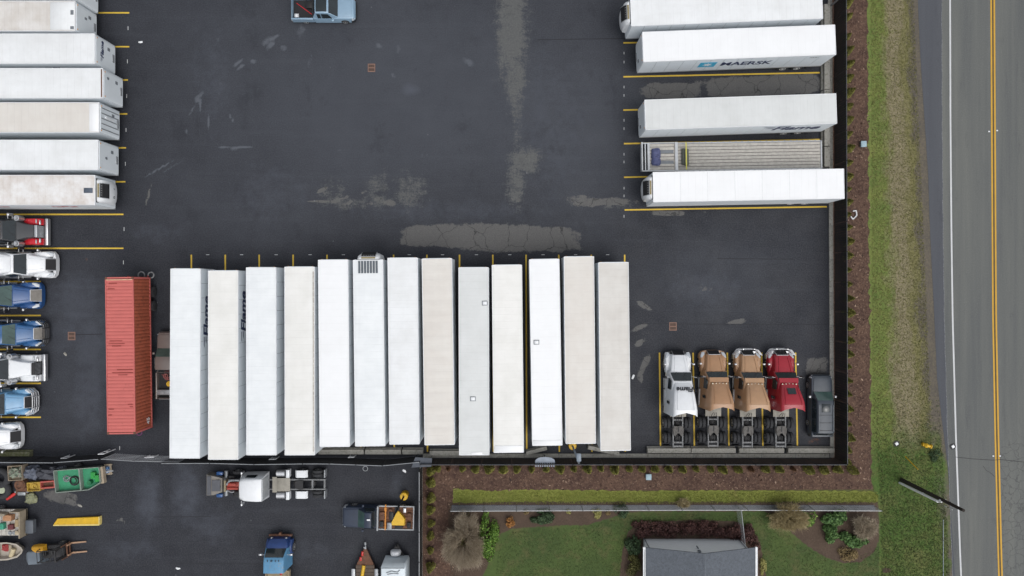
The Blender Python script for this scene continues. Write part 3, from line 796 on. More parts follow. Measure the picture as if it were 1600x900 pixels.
part('bulkhead', MB().box(-.06,.05,-1.28,1.28,1.3,1.95).box(-.75,-.55,-1.19,1.19,1.5,1.6).box(-.4,-.3,-1.19,1.19,1.5,1.62), M_RAIL, fb)
part('deck_step', MB().box(-3.28,-3.02,-1.29,1.29,1.3,1.63), M_RAIL, fb)
for y in (-.45,.5): part('skid_strip', MB().box(-2.9,-.9,y-.14,y+.14,1.54,1.562), M_JOINT, fb)
wn_ = MB()
for i in range(22):
    for s in (-1,1): wn_.box(-L+.5+i*.55,-L+.62+i*.55,s*1.29-.03,s*1.29+.03,1.3,1.41)
part('stake_pocket', wn_, M_STEEL, fb)
for x in (-L+1.4,-L+2.9):
    for y in (-1.1,-.78,.78,1.1): wheel(fb, x, y, .45, .27)
for s in (-1,1): part('landing_leg', cached('landing_leg', lambda: MB(), M_DARK), M_DARK, fb, (-3.6, s*.6, 0))
part('tail_rail', MB().box(-L-.04,-L+.08,-1.29,1.29,.95,1.385), M_RAIL, fb)
def lump(rx, ry, rz, seed, n=14, m=6, rough=.12):
    r_ = random.Random(seed); mb = MB(); rings = []
    for j in range(m+1):
        ph = (j/m)*math.pi/2; ring = []
        for i in range(n):
            a = 2*math.pi*i/n; k = 1 + r_.uniform(-rough, rough)
            q = abs(math.cos(a))**-.0 if False else 1
            cx, sy = math.copysign(abs(math.cos(a))**.6, math.cos(a)), math.copysign(abs(math.sin(a))**.6, math.sin(a))
            ring.append((rx*cx*math.cos(ph)**.5*k, ry*sy*math.cos(ph)**.5*k, rz*math.sin(ph)*k if j < m else rz))
        rings.append(ring)
    return mb.loft(rings)
M_TARPB = M('blue_tarp', D(84,90,128), .7, var=.3, scale=4); M_TARPG = M('green_grey_tarp', D(92,96,88), .75, var=.3, scale=4)
ca, sa = math.cos(fb.rotation_euler.z), math.sin(fb.rotation_euler.z)
def onbed(x, y): return (A.x + x*ca - y*sa, A.y + x*sa + y*ca)
for i, y in enumerate((-.16,.28)):
    solo('folded_tarp', lump(.42,.5 if i==0 else .36,.34,5+i), M_TARPB, ('bluish purple folded tarp on the front deck of the flatbed, upper bundle' if i==0 else 'bluish purple folded tarp on the front deck of the flatbed, lower bundle'), 'tarp', (*onbed(-1.3, y*1.6), 1.545), 0, 'folded tarps on the flatbed')
rt = thing('rolled_tarp', 'grey green rolled tarp held by a yellow strap behind the flatbed step', 'tarp', (*onbed(-3.95, .1), 1.345), fb.rotation_euler.z)
part('roll', MB().cyl((-.12,-.75,.2),(-.12,.72,.2),.2,.2).cyl((.14,-.8,.17),(.14,.62,.17),.17,.19).cyl((0,-.7,.4),(0,.65,.4),.15), M_TARPG, rt)
part('strap', MB().box(-.05,.05,-1.3,1.15,.55,.58), M('yellow_strap', D(206,200,90), .6), rt)

# ------------------------------------------------------------------ tractors
def decal(mb_pts, t=.015): return MB().quad(mb_pts, t)
def tractor(label, loc, rz, paint, hoodpaint=None, style='aero', fairing=True, bumper='black', group=None, guard=None, visor=False, windows=None, cat='semi truck', fenderpaint=None, grille=None, sunroof=False, blockhood=False, g=.28, x0=None, fx=-4.4, skylights=False):
    hp = hoodpaint or paint; fp = fenderpaint or paint
    if x0 is None: x0 = -1.8 if style == 'aero' else -2.4
    t = thing('semi_tractor', label, cat, loc, rz, group)
    bm = {'black': M_BLACK, 'chrome': M_CHROME, 'paint': paint, 'steel': M_STEEL}[bumper]
    # chassis
    for s in (-1,1): part('frame_rail', cached('frame_rail', lambda: MB().box(-8.75,-1.2,-.05,.05,.78,1.06), M_GREYF), M_GREYF, t, (0, s*.43, 0))
    for x in (-5.75,-6.25,-7.25,-8.3,-8.65): part('crossmember', cached('crossmember', lambda: MB().box(-.07,.07,-.38,.38,.82,1.02), M_GREYF), M_GREYF, t, (x,0,0))
    part('drive_shaft', MB().cyl((-8.0,0,.62),(-4.5,0,.7),.09).cyl((-6.6,-.7,.52),(-6.6,.7,.52),.1).cyl((-7.95,-.7,.52),(-7.95,.7,.52),.1).bevbox(-6.85,-6.35,-.22,.22,.35,.8,.08).bevbox(-8.2,-7.7,-.22,.22,.35,.8,.08), M_DARK, t)
    part('air_tank', MB().cyl((-8.45,-.2,.75),(-7.75,-.2,.75),.11).cyl((-6.2,.2,.8),(-5.7,.2,.8),.11), M_DARK, t)
    fw = [(-.42,-.40),(-.42,.40),(-.1,.45),(.34,.42),(.52,.3),(.2,.06),(.2,-.06),(.52,-.3),(.34,-.42),(-.1,-.45)]
    fwo = part('fifth_wheel', MB().prism([(-x, y) for x, y in fw][::-1], 1.14, 1.22).box(-.25,.25,-.5,.5,1.06,1.14), M('greasy_plate', D(92,90,88), .6, .3, var=.25, col2=D(58,54,50), amt=.7), t, (-7.2,0,0))
    part('jaw_slot', MB().box(-.1,.36,-.05,.05,1.20,1.226), M_DARK, fwo)
    part('deck_plate', MB().bevbox(-5.95,-5.0,-.72,.72,1.08,1.12,.01), M('tread_plate', D(150,146,136), .6), t)
    hl = MB()
    for y, m in ((-.12,1),(0,1),(.12,1)): hl.tube([(-5.5,y,1.7),(-5.8,y*2,1.35),(-6.2,y*1.5,1.3),(-6.6,y,1.25)], .022)
    part('air_line', hl, M_BLACK, t)
    for x in (-6.6,-7.95):
        for y in (-1.1,-.77,.77,1.1): wheel(t, x, y, .51, .28)
    for s in (-1,1): wheel(t, -1.25, s*1.03, .51, .3)
    for s in (-1,1): part('mud_flap', cached('mud_flap', lambda: MB(), M_BLACK), M_BLACK, t, (-8.62, s*.93, 0))
    for s in (-1,1):
        part('fuel_tank', cached('fuel_tank', lambda: MB().cyl((-5.0,0,.72),(-3.5,0,.72),.33,n=16), M_CHROME), M_CHROME, t, (0, s*.95, 0))
        part('step', cached('cab_step', lambda: MB().box(-3.45,-2.5,-.2,.2,.45,.52), M_STEEL), M_STEEL, t, (0, s*1.0, 0))
    # bumper
    if style == 'aero':
        bp = [(-.75,-1.22),(-.35,-1.2),(-.08,-.9),(.0,-.45),(.0,.45),(-.08,.9),(-.35,1.2),(-.75,1.22),(-.7,1.05),(-.3,.8),(-.25,-.8),(-.7,-1.05)]
        part('bumper', MB().prism(bp, .35, .82), bm, t)
    else:
        part('bumper', MB().bevbox(-.28,0,-1.22,1.22,.4,.85,.04), M_CHROME if bumper == 'chrome' else bm, t)
    # hood, fenders, grille
    if style == 'aero':
        h = part('hood', MB().loft([sec(-g,1.4,1.22,.8,1.34,.14,.02), sec(-g-.22,1.56,1.36,.8,1.52,.16,.04), sec(-g-.7,1.78,1.52,.85,1.74,.18,.05), sec(x0+.04,2.02,1.74,.9,2.0,.2,.05)]), hp, t)
        for s in (-1,1): part('hood_crease', MB().tube([(-g-.2,s*.40,1.545),(-g-.7,s*.46,1.775),(x0+.06,s*.55,2.03)], .022), hp, h)
        gm = grille or M_BLACK
        gq = part('grille', MB().quad([(-.03,-.5,.8),(-.03,.5,.8),(-g-.05,.48,1.42),(-g-.05,-.48,1.42)], .04), gm, h)
        part('grille_surround', MB().tube([(-.02,-.53,.8),(-g-.05,-.5,1.46),(-g-.05,.5,1.46),(-.02,.53,.8)], .035), M_CHROME, gq)
        for s in (-1,1):
            fr = []
            for x, w, z in ((-.12,.3,.86),(-.35,.55,1.05),(-.7,.6,1.2),(-1.2,.58,1.27),(-1.65,.52,1.2),(-1.95,.42,1.0)):
                fr.append(sec(x, w, w*.8, .72, z, .1, .03, s*(.94 if x > -.3 else .92)))
            f_ = part('fender', MB().loft(fr), fp, h)
            part('headlight', MB().loft([sec(-.16,.3,.26,.84,.95,.04,.01,s*.88), sec(-.36,.42,.34,.84,1.09,.05,.01,s*.95), sec(-.62,.2,.14,.9,1.185,.03,.01,s*1.08)]), M('lamp_glass', D(196,202,208), .15, var=.1), f_)
    else:
        hw = 1.12 if not blockhood else 1.2
        h = part('hood', MB().loft([sec(-.62,hw,hw*.96,.75,1.78,.08,.02), sec(-1.4,1.4,1.3,.8,1.92,.1,.03), sec(x0+.05,1.85,1.7,.85,2.05,.12,.03)]), hp, t)
        gq = part('grille', MB().bevbox(-.62,-.38,-hw/2+.02,hw/2-.02,.7,1.72,.03), grille or M_CHROME, h)
        gb = MB()
        for y in np.linspace(-hw/2+.1,hw/2-.1,9): gb.box(-.39,-.365,y-.02,y+.02,.75,1.65)
        part('grille_bar', gb, M_STEEL, gq)
        for s in (-1,1):
            fr = [sec(x, .6, .56, z0, z, .08, .03, s*.9) for x, z0, z in ((-.3,.85,1.02),(-.45,.9,1.22),(-.9,.95,1.3),(-1.4,.95,1.3),(-1.85,.85,1.2),(-2.15,.75,.95))]
            f_ = part('fender', MB().loft(fr), fp, h)
            part('headlight', MB().bevbox(-.42,-.3,s*.82-.2,s*.82+.2,1.22,1.42,.04), M_CHROME, f_)
            part('turn_signal', MB().bevbox(-.72,-.62,s*.92-.17,s*.92+.17,1.3,1.42,.02), M_RAIL, f_)
            part('air_cleaner', MB().cyl((x0+.1,s*1.14,1.45),(x0+.1,s*1.14,2.15),.25,n=16).cyl((x0+.1,s*1.14,2.15),(x0+.1,s*1.14,2.3),.2,.14,n=16), M_CHROME, t)
            part('exhaust_stack', MB().cyl((-4.3,s*1.12,1.2),(-4.3,s*1.12,3.9),.09), M_CHROME, t)
    # cab
    part('cab', MB().loft([sec(x0+.05,2.05,1.95,.75,1.95,.15,.03), sec(x0-.05,2.1,2.0,.7,2.05,.18,.03), sec(x0-.75,2.2,1.75,.7,2.78,.18,.05), sec(x0-1.6,2.3,1.95,.7,2.86,.2,.06)]), paint, t)
    ws = [(x0-.02,-.93,2.09),(x0-.02,.93,2.09),(x0-.66,.78,2.79),(x0-.66,-.78,2.79)]
    w = part('windshield', MB().quad(ws, .03), M_GLASS if not windows else windows, t)
    for s in (-1,1):
        q = [(x0-.45,s*1.05,2.05),(x0-.75,s*.93,2.62),(x0-1.45,s*1.02,2.64),(x0-1.45,s*1.12,1.95)]
        part('side_window', MB().quad(q if s < 0 else q[::-1], .035), M_GLASS, t)
    part('wiper', MB().tube([(x0+.02,-.5,2.1),(x0-.35,-.1,2.5)], .015).tube([(x0+.02,.4,2.1),(x0-.35,.75,2.48)], .015), M_BLACK, w)
    for s in (-1,1):
        m = part('mirror', MB().bevbox(x0-.5,x0-.32,s*1.42-.12,s*1.42+.12,1.85,2.55,.04), M_CHROME if style != 'aero' else M_BLACK, t)
        part('mirror_arm', MB().tube([(x0-.4,s*1.05,2.5),(x0-.4,s*1.42,2.5)], .025).tube([(x0-.4,s*1.05,1.95),(x0-.4,s*1.42,1.95)], .025), M_CHROME, m)
        if style == 'aero': part('hood_mirror', MB().tube([(-1.0,s*1.05,1.15),(-1.1,s*1.28,1.55)], .02).bevbox(-1.2,-1.05,s*1.28-.1,s*1.28+.1,1.5,1.72,.03), M_CHROME, t)
    if visor:
        v = part('sun_visor', MB().quad([(x0-.42,-.85,2.78),(x0-.42,.85,2.78),(x0-.8,.82,2.9),(x0-.8,-.82,2.9)], .03), paint, t)
        lm_ = MB()
        for y in (-.6,-.3,0,.3,.6): lm_.bevbox(x0-1.0,x0-.88,y-.05,y+.05,2.93,3.0,.01)
        part('marker_light', lm_, M('clear_lens', D(226,216,196), .3), v)
    if fairing:
        xs = x0-.85
        top = [sec(xs,2.0,1.45,1.1,2.88,.22,.05), sec(xs-.3,2.15,1.6,1.1,3.2,.25,.06), sec(xs-.9,2.3,1.85,.8,3.56,.28,.07), sec(fx+.3,2.36,2.05,.7,3.86,.28,.08), sec(fx,2.38,2.1,.7,3.92,.28,.08)]
        sl = part('sleeper', MB().loft(top), paint, t)
        # side extenders and roof lip, swept further back at the sides
        ring = top[-1][1:12]; a, b = [], []
        for (x, y, z) in ring:
            ex = .22 + .55*(abs(y)/1.19)**2.2
            a.append((x+.02, y*1.004, z+.012)); b.append((x-ex, y*1.03, z+.015))
        inn = [(p[0], p[1]*.975, p[2]-.03) for p in a], [(p[0], p[1]*.975, p[2]-.03) for p in b]
        e = MB(); n = len(a); vs = a + b + inn[0] + inn[1]; fs = []
        for i in range(n-1):
            fs += [(i,i+1,n+i+1,n+i), (2*n+i,3*n+i,3*n+i+1,2*n+i+1), (n+i,n+i+1,3*n+i+1,3*n+i)]
        part('side_extender', e.add(vs, fs), paint, sl)
        part('rear_wall', MB().quad([(top[-1][0][0]-.01,-1.1,.9),(top[-1][0][0]-.01,-1.0,3.6),(top[-1][0][0]-.01,1.0,3.6),(top[-1][0][0]-.01,1.1,.9)], .02), M_DARK, sl)
        for s in (-1,1):
            q = [(fx+.55,s*1.175,1.9),(fx+.55,s*1.15,2.6),(fx+.3,s*1.15,2.6),(fx+.3,s*1.175,1.9)]
            part('sleeper_window', MB().quad(q if s < 0 else q[::-1], .03), M_GLASS, sl)
            part('fairing_crease', MB().tube([(xs-.3,s*.55,3.25),(xs-.9,s*.62,3.62),(fx+.3,s*.7,3.925),(fx+.02,s*.72,3.985)], .018), paint, sl)
        if skylights:
            for s in (-1,1):
                q = [(xs-.95,s*.08,3.66),(xs-.95,s*.78,3.63),(xs-1.42,s*.84,3.88),(xs-1.42,s*.12,3.91)]
                part('skylight', MB().quad(q if s > 0 else q[::-1], .04), M_GLASS, sl)
        if sunroof:
            part('roof_window', MB().quad([(xs-.38,-.36,3.33),(xs-.86,-.36,3.63),(xs-.86,.36,3.63),(xs-.38,.36,3.33)][::-1], .03), M_GLASS, sl)
        else:
            part('roof_seam', MB().quad([(xs-.36,-.2,3.295),(xs-.36,.2,3.295),(xs-.5,.2,3.38),(xs-.5,-.2,3.38)][::-1], .012), paint, sl)
    else:
        part('sleeper', MB().loft([sec(x0-1.62,2.2,1.95,.8,2.86,.2,.06), sec(x0-1.9,2.35,2.1,.8,2.95,.2,.06), sec(x0-3.2,2.35,2.1,.8,2.95,.2,.06)]), paint, t)
        part('air_horn', MB().cyl((x0-1.4,.55,2.98),(x0-.75,.55,2.98),.03,.07).cyl((x0-1.4,-.55,2.98),(x0-.75,-.55,2.98),.03,.07), M_CHROME, t)
        mk = MB()
        for y in (-.7,-.35,0,.35,.7): mk.bevbox(x0-.95,x0-.82,y-.05,y+.05,2.86,2.94,.01)
        part('marker_light', mk, M_AMBER, t)
    if guard:
        gd = MB()
        zs = (.55,.85,1.15,1.4)
        for z in zs: gd.tube([(-.35,-1.2,z),(.12,-.85,z),(.2,-.5,z),(.2,.5,z),(.12,.85,z),(-.35,1.2,z)], .04)
        for y in (-.5,.5): gd.tube([(.2,y,.45),(.2,y,1.45)], .05)
        part('bull_bar', gd, guard, t)
    return t
P_WHITE = M('truck_white', D(238,241,244), .3, var=.04, col2=D(206,204,198), amt=.3, coat=.4)
P_TAN = M('truck_tan', D(176,136,102), .38, var=.07, col2=D(150,118,92), amt=.3, coat=.3)
P_TAN2 = M('truck_sand', D(184,146,112), .38, var=.07, col2=D(160,130,102), amt=.3, coat=.3)
P_RED = M('truck_red', D(164,32,48), .35, var=.08, col2=D(140,40,52), amt=.3, coat=.4)
P_BRED = M('truck_bright_red', D(206,36,50), .35, var=.08, coat=.4)
P_BLUE = M('truck_blue', D(38,82,138), .35, var=.1, col2=D(64,96,134), amt=.15, coat=.4)
P_BLUE2 = M('truck_mid_blue', D(48,98,150), .35, var=.1, col2=D(66,104,146), amt=.15, coat=.4)
P_LBLUE = M('truck_light_blue', D(104,156,196), .35, var=.08, col2=D(126,156,178), amt=.3, coat=.4)
P_CHAR = M('truck_charcoal', D(66,68,72), .5, var=.12, coat=.1)
M_GRIL = M('grey_grille', D(138,134,128), .5, .3, var=.2)
GT = 'trucks parked nose out at the right'; GN = 'trucks parked nose out along the left edge'
def gp(px, py): return W(px, py, 0)
N = math.pi/2
T = [tractor('white truck tractor with Flame lettering on its roof fairing', gp(1055,547), N, P_WHITE, group=GT, fx=-4.85),
     tractor('tan truck tractor standing beside the white one, plain front bumper', gp(1109,546), N, P_TAN, bumper='paint', group=GT, visor=True),
     tractor('tan truck tractor with a chrome bull bar, beside the red one', gp(1162,547), N, P_TAN2, bumper='chrome', group=GT, visor=True, guard=M_CHROME),
     tractor('red truck tractor with a dark roof window and chrome bull bar', gp(1213,547), N, P_RED, bumper='chrome', group=GT, visor=True, guard=M_CHROME, sunroof=True)]
flame_logo(T[0], .62, (-3.1, -.05, 3.44), (.5, 0, math.pi/2), M_CHARC)
NT_ = [tractor('red and black truck tractor with tapered black hood and chrome grille', gp(84,363.5), 0, P_CHAR, P_CHAR, 'classic', False, 'chrome', GN, fenderpaint=P_BRED, grille=M_RAIL, x0=-2.0),
      tractor('white aerodynamic truck tractor parked below the red one at the left', gp(97,414), 0, P_WHITE, None, 'aero', True, 'paint', GN, g=.5, skylights=True),
      tractor('blue truck tractor without bull bar between white and blue ones', gp(75,461.5), 0, P_BLUE, None, 'aero', True, 'paint', GN, grille=M_GRIL, windows=M_GLASSG, g=.55),
      tractor('blue truck tractor with a dark steel bull bar across its nose', gp(80,520), 0, P_BLUE2, None, 'aero', True, 'steel', GN, guard=M_DARK, grille=M_GRIL, windows=M_GLASSG, g=.55),
      tractor('white long nosed truck tractor with square fenders and air cleaners', gp(80,573), 0, P_WHITE, None, 'classic', False, 'chrome', GN, grille=M_DARK),
      tractor('light blue truck tractor with a wide chrome bull bar', gp(64,625), 0, P_LBLUE, None, 'aero', True, 'chrome', GN, guard=M_CHROME, g=.45),
      tractor('white truck tractor nosing in at the lower left above the mossy block', gp(43,678), 0, P_WHITE, None, 'aero', True, 'paint', GN, g=.5)]

# ------------------------------------------------------------------ pickups and cars
def car(label, loc, rz, paint, L=5.8, Wd=2.0, kind='pickup', glass=None, group=None, cab_end=-3.9, name='pickup_truck', cat='pickup truck', bed=M_BLACK, roofglass=False, hood_z=1.12, roof_z=1.88):
    t = thing(name, label, cat, loc, rz, group)
    gl = glass or M_GLASS; hw = Wd
    end = -L
    be = cab_end if kind in ('pickup','chassis') else end
    part('body', MB().loft([sec(-.02,hw*.8,hw*.74,.42,.82,.1,.02), sec(-.14,hw*.93,hw*.86,.4,.98,.12,.03), sec(-.5,hw*.99,hw*.92,.38,hood_z-.05,.14,.03), sec(-1.5,hw,hw*.93,.36,hood_z,.14,.02), sec(-2.4,hw,hw*.94,.36,hood_z+.03,.12,.01), sec(be+.1,hw,hw*.94,.36,hood_z+.05,.12,.01), sec(be,hw*.97,hw*.92,.4,hood_z+.03,.1,.01)]), paint, t)
    h = part('hood', MB().loft([sec(-.28,hw*.7,hw*.68,.8,hood_z-.04,.05,.03), sec(-.6,hw*.78,hw*.76,.8,hood_z+.01,.05,.04), sec(-1.5,hw*.82,hw*.8,.8,hood_z+.045,.05,.04)]), paint, t)
    r0, r1 = -1.5, (be if kind != 'suv' else end+.12)
    gh = part('cabin', MB().loft([sec(r0,hw*.84,hw*.82,hood_z-.05,hood_z+.06,.04,.01), sec(r0-.75,hw*.9,hw*.72,hood_z-.05,roof_z-.05,.12,.03), sec(r0-1.2,hw*.92,hw*.72,hood_z-.05,roof_z,.12,.04), sec(r1+.35,hw*.92,hw*.72,hood_z-.05,roof_z-.02,.12,.04), sec(r1+.04,hw*.9,hw*.78,hood_z-.05,hood_z+.12,.05,.01)]), paint, t)
    part('windshield', MB().quad([(r0-.02,-hw*.39,hood_z+.085),(r0-.02,hw*.39,hood_z+.085),(r0-.70,hw*.335,roof_z-.06),(r0-.70,-hw*.335,roof_z-.06)], .02), gl, gh)
    part('rear_window', MB().quad([(r1+.06,hw*.36,hood_z+.16),(r1+.06,-hw*.36,hood_z+.16),(r1+.32,-hw*.33,roof_z-.08),(r1+.32,hw*.33,roof_z-.08)], .02), M_GLASS, gh)
    segs = [(r0-.55,r0-1.4),(r0-1.5,r1+.45)] if kind != 'suv' else [(r0-.55,r0-1.4),(r0-1.5,r0-2.4),(r0-2.5,r1+.4)]
    for s in (-1,1):
        for i, (a, b) in enumerate(segs):
            za = hood_z+.06
            q = [(a,s*hw*.452,za),(a-(.25 if i==0 else 0),s*hw*.385,roof_z-.16),(b,s*hw*.385,roof_z-.14),(b,s*hw*.455,za)]
            part('side_window', MB().quad(q if s < 0 else q[::-1], .03), M_GLASS, gh)
        m = part('mirror', MB().bevbox(r0-.55,r0-.35,s*hw*.56-.1,s*hw*.56+.1,hood_z+.02,hood_z+.22,.04), paint if kind != 'suv' else M_CHROME, t)
        part('headlight', MB().loft([sec(-.05,.16,.14,.68,.84,.03,.0,s*hw*.36), sec(-.3,.3,.2,.68,hood_z-.14,.03,.0,s*hw*.425)]), M('lamp_glass', D(196,202,208), .15), t)
        for x in (-1.0, -L+1.15): wheel(t, x, s*(hw/2-.14), .4, .27)
    part('front_bumper', MB().loft([sec(.04,hw*.7,hw*.68,.4,.62,.05,.0), sec(-.1,hw*.92,hw*.9,.38,.66,.06,.0), sec(-.4,hw*1.0,hw*.98,.38,.66,.06,.0)]), M_BLACK if kind != 'chassis' else M_RAIL, t)
    if kind == 'pickup':
        b = part('bed', MB().box(be-.02,end,-hw*.48,hw*.48,.55,.72), bed, t)
        part('bed_side', MB().bevbox(end,be-.02,hw*.43,hw*.5,.45,hood_z+.06,.03), paint, t)
        part('bed_side', MB().bevbox(end,be-.02,-hw*.5,-hw*.43,.45,hood_z+.06,.03), paint, t)
        part('tailgate', MB().bevbox(end,end+.09,-hw*.425,hw*.425,.5,hood_z+.05,.03), paint, t)
        part('bed_front', MB().box(be-.1,be-.02,-hw*.425,hw*.425,.55,hood_z+.04), bed, t)
        part('rear_bumper', MB().bevbox(end-.12,end,-hw*.47,hw*.47,.45,.68,.03), M_STEEL, t)
    if kind == 'suv':
        part('rear_bumper', MB().bevbox(end-.06,end+.2,-hw*.49,hw*.49,.4,.75,.05), M_BLACK, t)
        for s in (-1,1): part('roof_rail', MB().tube([(r0-1.1,s*hw*.31,roof_z+.05),(r1+.5,s*hw*.31,roof_z+.05)], .03), M_JOINT, gh)
        part('sunroof', MB().bevbox(r0-1.75,r0-1.0,-.38,.38,roof_z+.025,roof_z+.05,.01), M_GLASS, gh)
        sm = MB()
        for x in np.linspace(r0-2.0, r1+.6, 3): sm.box(x-.012,x+.012,-.6,.6,roof_z+.03,roof_z+.046)
        part('roof_seam', sm, M_BLACK, gh)
    if roofglass: part('glass_roof', MB().loft([sec(r0-.86,hw*.6,hw*.6,roof_z-.1,roof_z-.005,.03,.03), sec(r0-1.2,hw*.6,hw*.6,roof_z-.1,roof_z+.015,.03,.04), sec(r1+.42,hw*.6,hw*.6,roof_z-.1,roof_z-.0,.03,.04)]), M_GLASS, gh)
    return t
P_ICE = M('pale_blue_paint', D(140,168,190), .35, var=.05, coat=.4)
P_BROWN = M('bronze_paint', D(116,106,102), .4, var=.08, coat=.3)
P_SLATE = M('dark_slate_paint', D(60,68,78), .42, var=.1, coat=.15)
P_NAVYT = M('dark_navy_paint', D(46,56,74), .5, var=.12, coat=.1)
c1 = gp(558.5, 20.5)
rv = car('pale blue pickup with black glass roof and a red bar in its bed', c1, 0, P_ICE, 5.75, 2.06, roofglass=True, cab_end=-3.75)
solo('red_bar', MB().cyl((-.75,.55,.03),(.75,-.55,.03),.035), M('red_bar_paint', D(196,44,52), .5), 'red bar lying diagonally in the bed of the pale blue pickup', 'bar', (c1[0]-4.62, c1[1]+.05, .74))
solo('plastic_tub', MB().loft([[(x*k, y*k, z) for x, y in ((-.18,-.16),(.18,-.16),(.18,.16),(-.18,.16))] for z, k in ((0,.85),(.3,1),(.31,.92),(.1,.85))]), M_WHITE, 'small white tub in the rear corner of the pale blue pickup bed', 'tub', (c1[0]-5.3, c1[1]-.62, .72))
solo('toolbox', MB().bevbox(-.3,.3,-.35,.35,0,.35,.03), M_BLACK, 'black box across the front of the pale blue pickup bed', 'box', (c1[0]-4.15, c1[1]+.4, .72))
car('dark slate sport utility car parked nose up beside the red truck', gp(1276,583.5), N, P_SLATE, 5.6, 2.08, 'suv', M_GLASSG, name='parked_car', cat='car')
c2 = gp(270, 517)
car('bronze pickup squeezed between the orange container and the first white trailer', c2, N, P_BROWN, 6.1, 2.0, 'pickup', M_GLASSG, cab_end=-3.7)
def c2p(x, y): return (c2[0]-y, c2[1]+x)
solo('yellow_hose_reel', MB().cyl((0,0,0),(0,0,.3),.24,n=14).cyl((0,0,.3),(0,0,.36),.1), M_YSTEEL, 'yellow reel in the bed of the bronze pickup', 'reel', (*c2p(-4.75, -.15), .72))
solo('tool_chest', MB().bevbox(-.9,.9,-.22,.22,0,.42,.03).box(-.5,-.2,-.1,.1,.42,.5), M_STEEL, 'grey chest across the tail of the bronze pickup bed', 'chest', (*c2p(-5.5, 0), .72))
solo('cable_heap', MB().torus((0,0,.06),.3,.05).torus((.1,.12,.14),.24,.05).torus((-.1,.05,.2),.2,.04).tube([(-.5,.2,.1),(.2,-.3,.25),(.6,.1,.1)],.04), M('red_cable', D(150,90,88), .7), 'tangled reddish cables at the front of the bronze pickup bed', 'cables', (*c2p(-4.1, .1), .72))
solo('feed_sack', lump(.3,.22,.25,3), M('sack_cloth', D(170,164,154), .9), 'pale sack beside the yellow reel in the bronze pickup bed', 'sack', (*c2p(-4.6, -.6), .72), .5)
# ------------------------------------------------------------------ shipping container on its chassis
M_CONT = M('orange_container_paint', D(200,106,100), .6, var=.08, scale=.8, col2=D(150,74,62), amt=.35)
M_CSIDE = M('rusty_container_side', D(176,92,66), .7, var=.15, scale=1.2, col2=D(120,66,48), amt=.6)
M_SCRAPE = M('scrape_rust', D(140,56,50), .8, var=.2)
A, B = Vector(W(187.5,433,4.05)), Vector(W(188.5+1,678.5,4.05)); d = A-B; L = d.length
A = Vector(W(186,433,4.05)); d = A - Vector(W(189.5,678.5,4.05)); L = d.length; az = math.atan2(d.y, d.x)
ct = thing('shipping_container', 'faded orange red shipping container with rust streaked sides', 'shipping container', (A.x, A.y, 0), az)
z0, z1 = 1.22, 4.05
part('frame', MB().box(-L,-L+.16,-1.22,-1.06,z0,z1).box(-L,-L+.16,1.06,1.22,z0,z1).box(-.16,0,-1.22,-1.06,z0,z1).box(-.16,0,1.06,1.22,z0,z1)
     .box(-L+.16,-.16,1.14,1.22,z1-.1,z1).box(-L+.16,-.16,-1.22,-1.14,z1-.1,z1).box(-L+.16,-.16,1.14,1.22,z0,z0+.16).box(-L+.16,-.16,-1.22,-1.14,z0,z0+.16)
     .box(-.12,-.003,-1.06,1.06,z1-.1,z1-.002).box(-L+.003,-L+.12,-1.06,1.06,z1-.1,z1-.002).box(-L+.02,-.02,-1.06,1.06,z0,z0+.15), M_CONT, ct)
n = 44; pw = (L-.32)/n
rp = cached('roof_panel', lambda: MB().loft([[(-pw/2+.004,y,z1-.05) for y in (-1.13,1.13)] + [(-pw/2+.004,1.13,z1-.07),(-pw/2+.004,-1.13,z1-.07)],
   [(-pw*.2,y,z1-.012) for y in (-1.13,1.13)] + [(-pw*.2,1.13,z1-.07),(-pw*.2,-1.13,z1-.07)],
   [(pw*.2,y,z1-.012) for y in (-1.13,1.13)] + [(pw*.2,1.13,z1-.07),(pw*.2,-1.13,z1-.07)],
   [(pw/2-.004,y,z1-.05) for y in (-1.13,1.13)] + [(pw/2-.004,1.13,z1-.07),(pw/2-.004,-1.13,z1-.07)]]), M_CONT)
for i in range(n): part('roof_panel', rp, M_CONT, ct, (-L+.16+pw*(i+.5), 0, 0))
sp = cached('side_panel_corrugated', lambda: MB().loft([[(-pw/2+.002,y,z) for y, z in ((-.02,z0+.16),(.0,z0+.16),(.0,z1-.1),(-.02,z1-.1))],
   [(-pw*.25,y,z) for y, z in ((-.02,z0+.16),(.05,z0+.16),(.05,z1-.1),(-.02,z1-.1))],[(pw*.25,y,z) for y, z in ((-.02,z0+.16),(.05,z0+.16),(.05,z1-.1),(-.02,z1-.1))],
   [(pw/2-.002,y,z) for y, z in ((-.02,z0+.16),(.0,z0+.16),(.0,z1-.1),(-.02,z1-.1))]]), M_CSIDE)
for i in range(n):
    for s in (-1,1): part('side_panel', sp, M_CSIDE, ct, (-L+.16+pw*(i+.5), s*1.15, 0), (0,0,0 if s > 0 else math.pi))
for s in (-1,1): part('door', MB().bevbox(-.06,.02,min(s*.02,s*1.05),max(s*.02,s*1.05),z0+.15,z1-.1,.01), M_CSIDE, ct)
part('end_wall', MB().box(-L+.02,-L+.06,-1.06,1.06,z0+.15,z1-.1), M_CSIDE, ct)
cc = MB()
for x in (-.1,-L+.1):
    for s in (-1,1): cc.box(x-.09,x+.09,s*1.14-.09,s*1.14+.09,z1-.06,z1+.012)
part('corner_casting', cc, M_RUST, ct)
sc_ = MB()
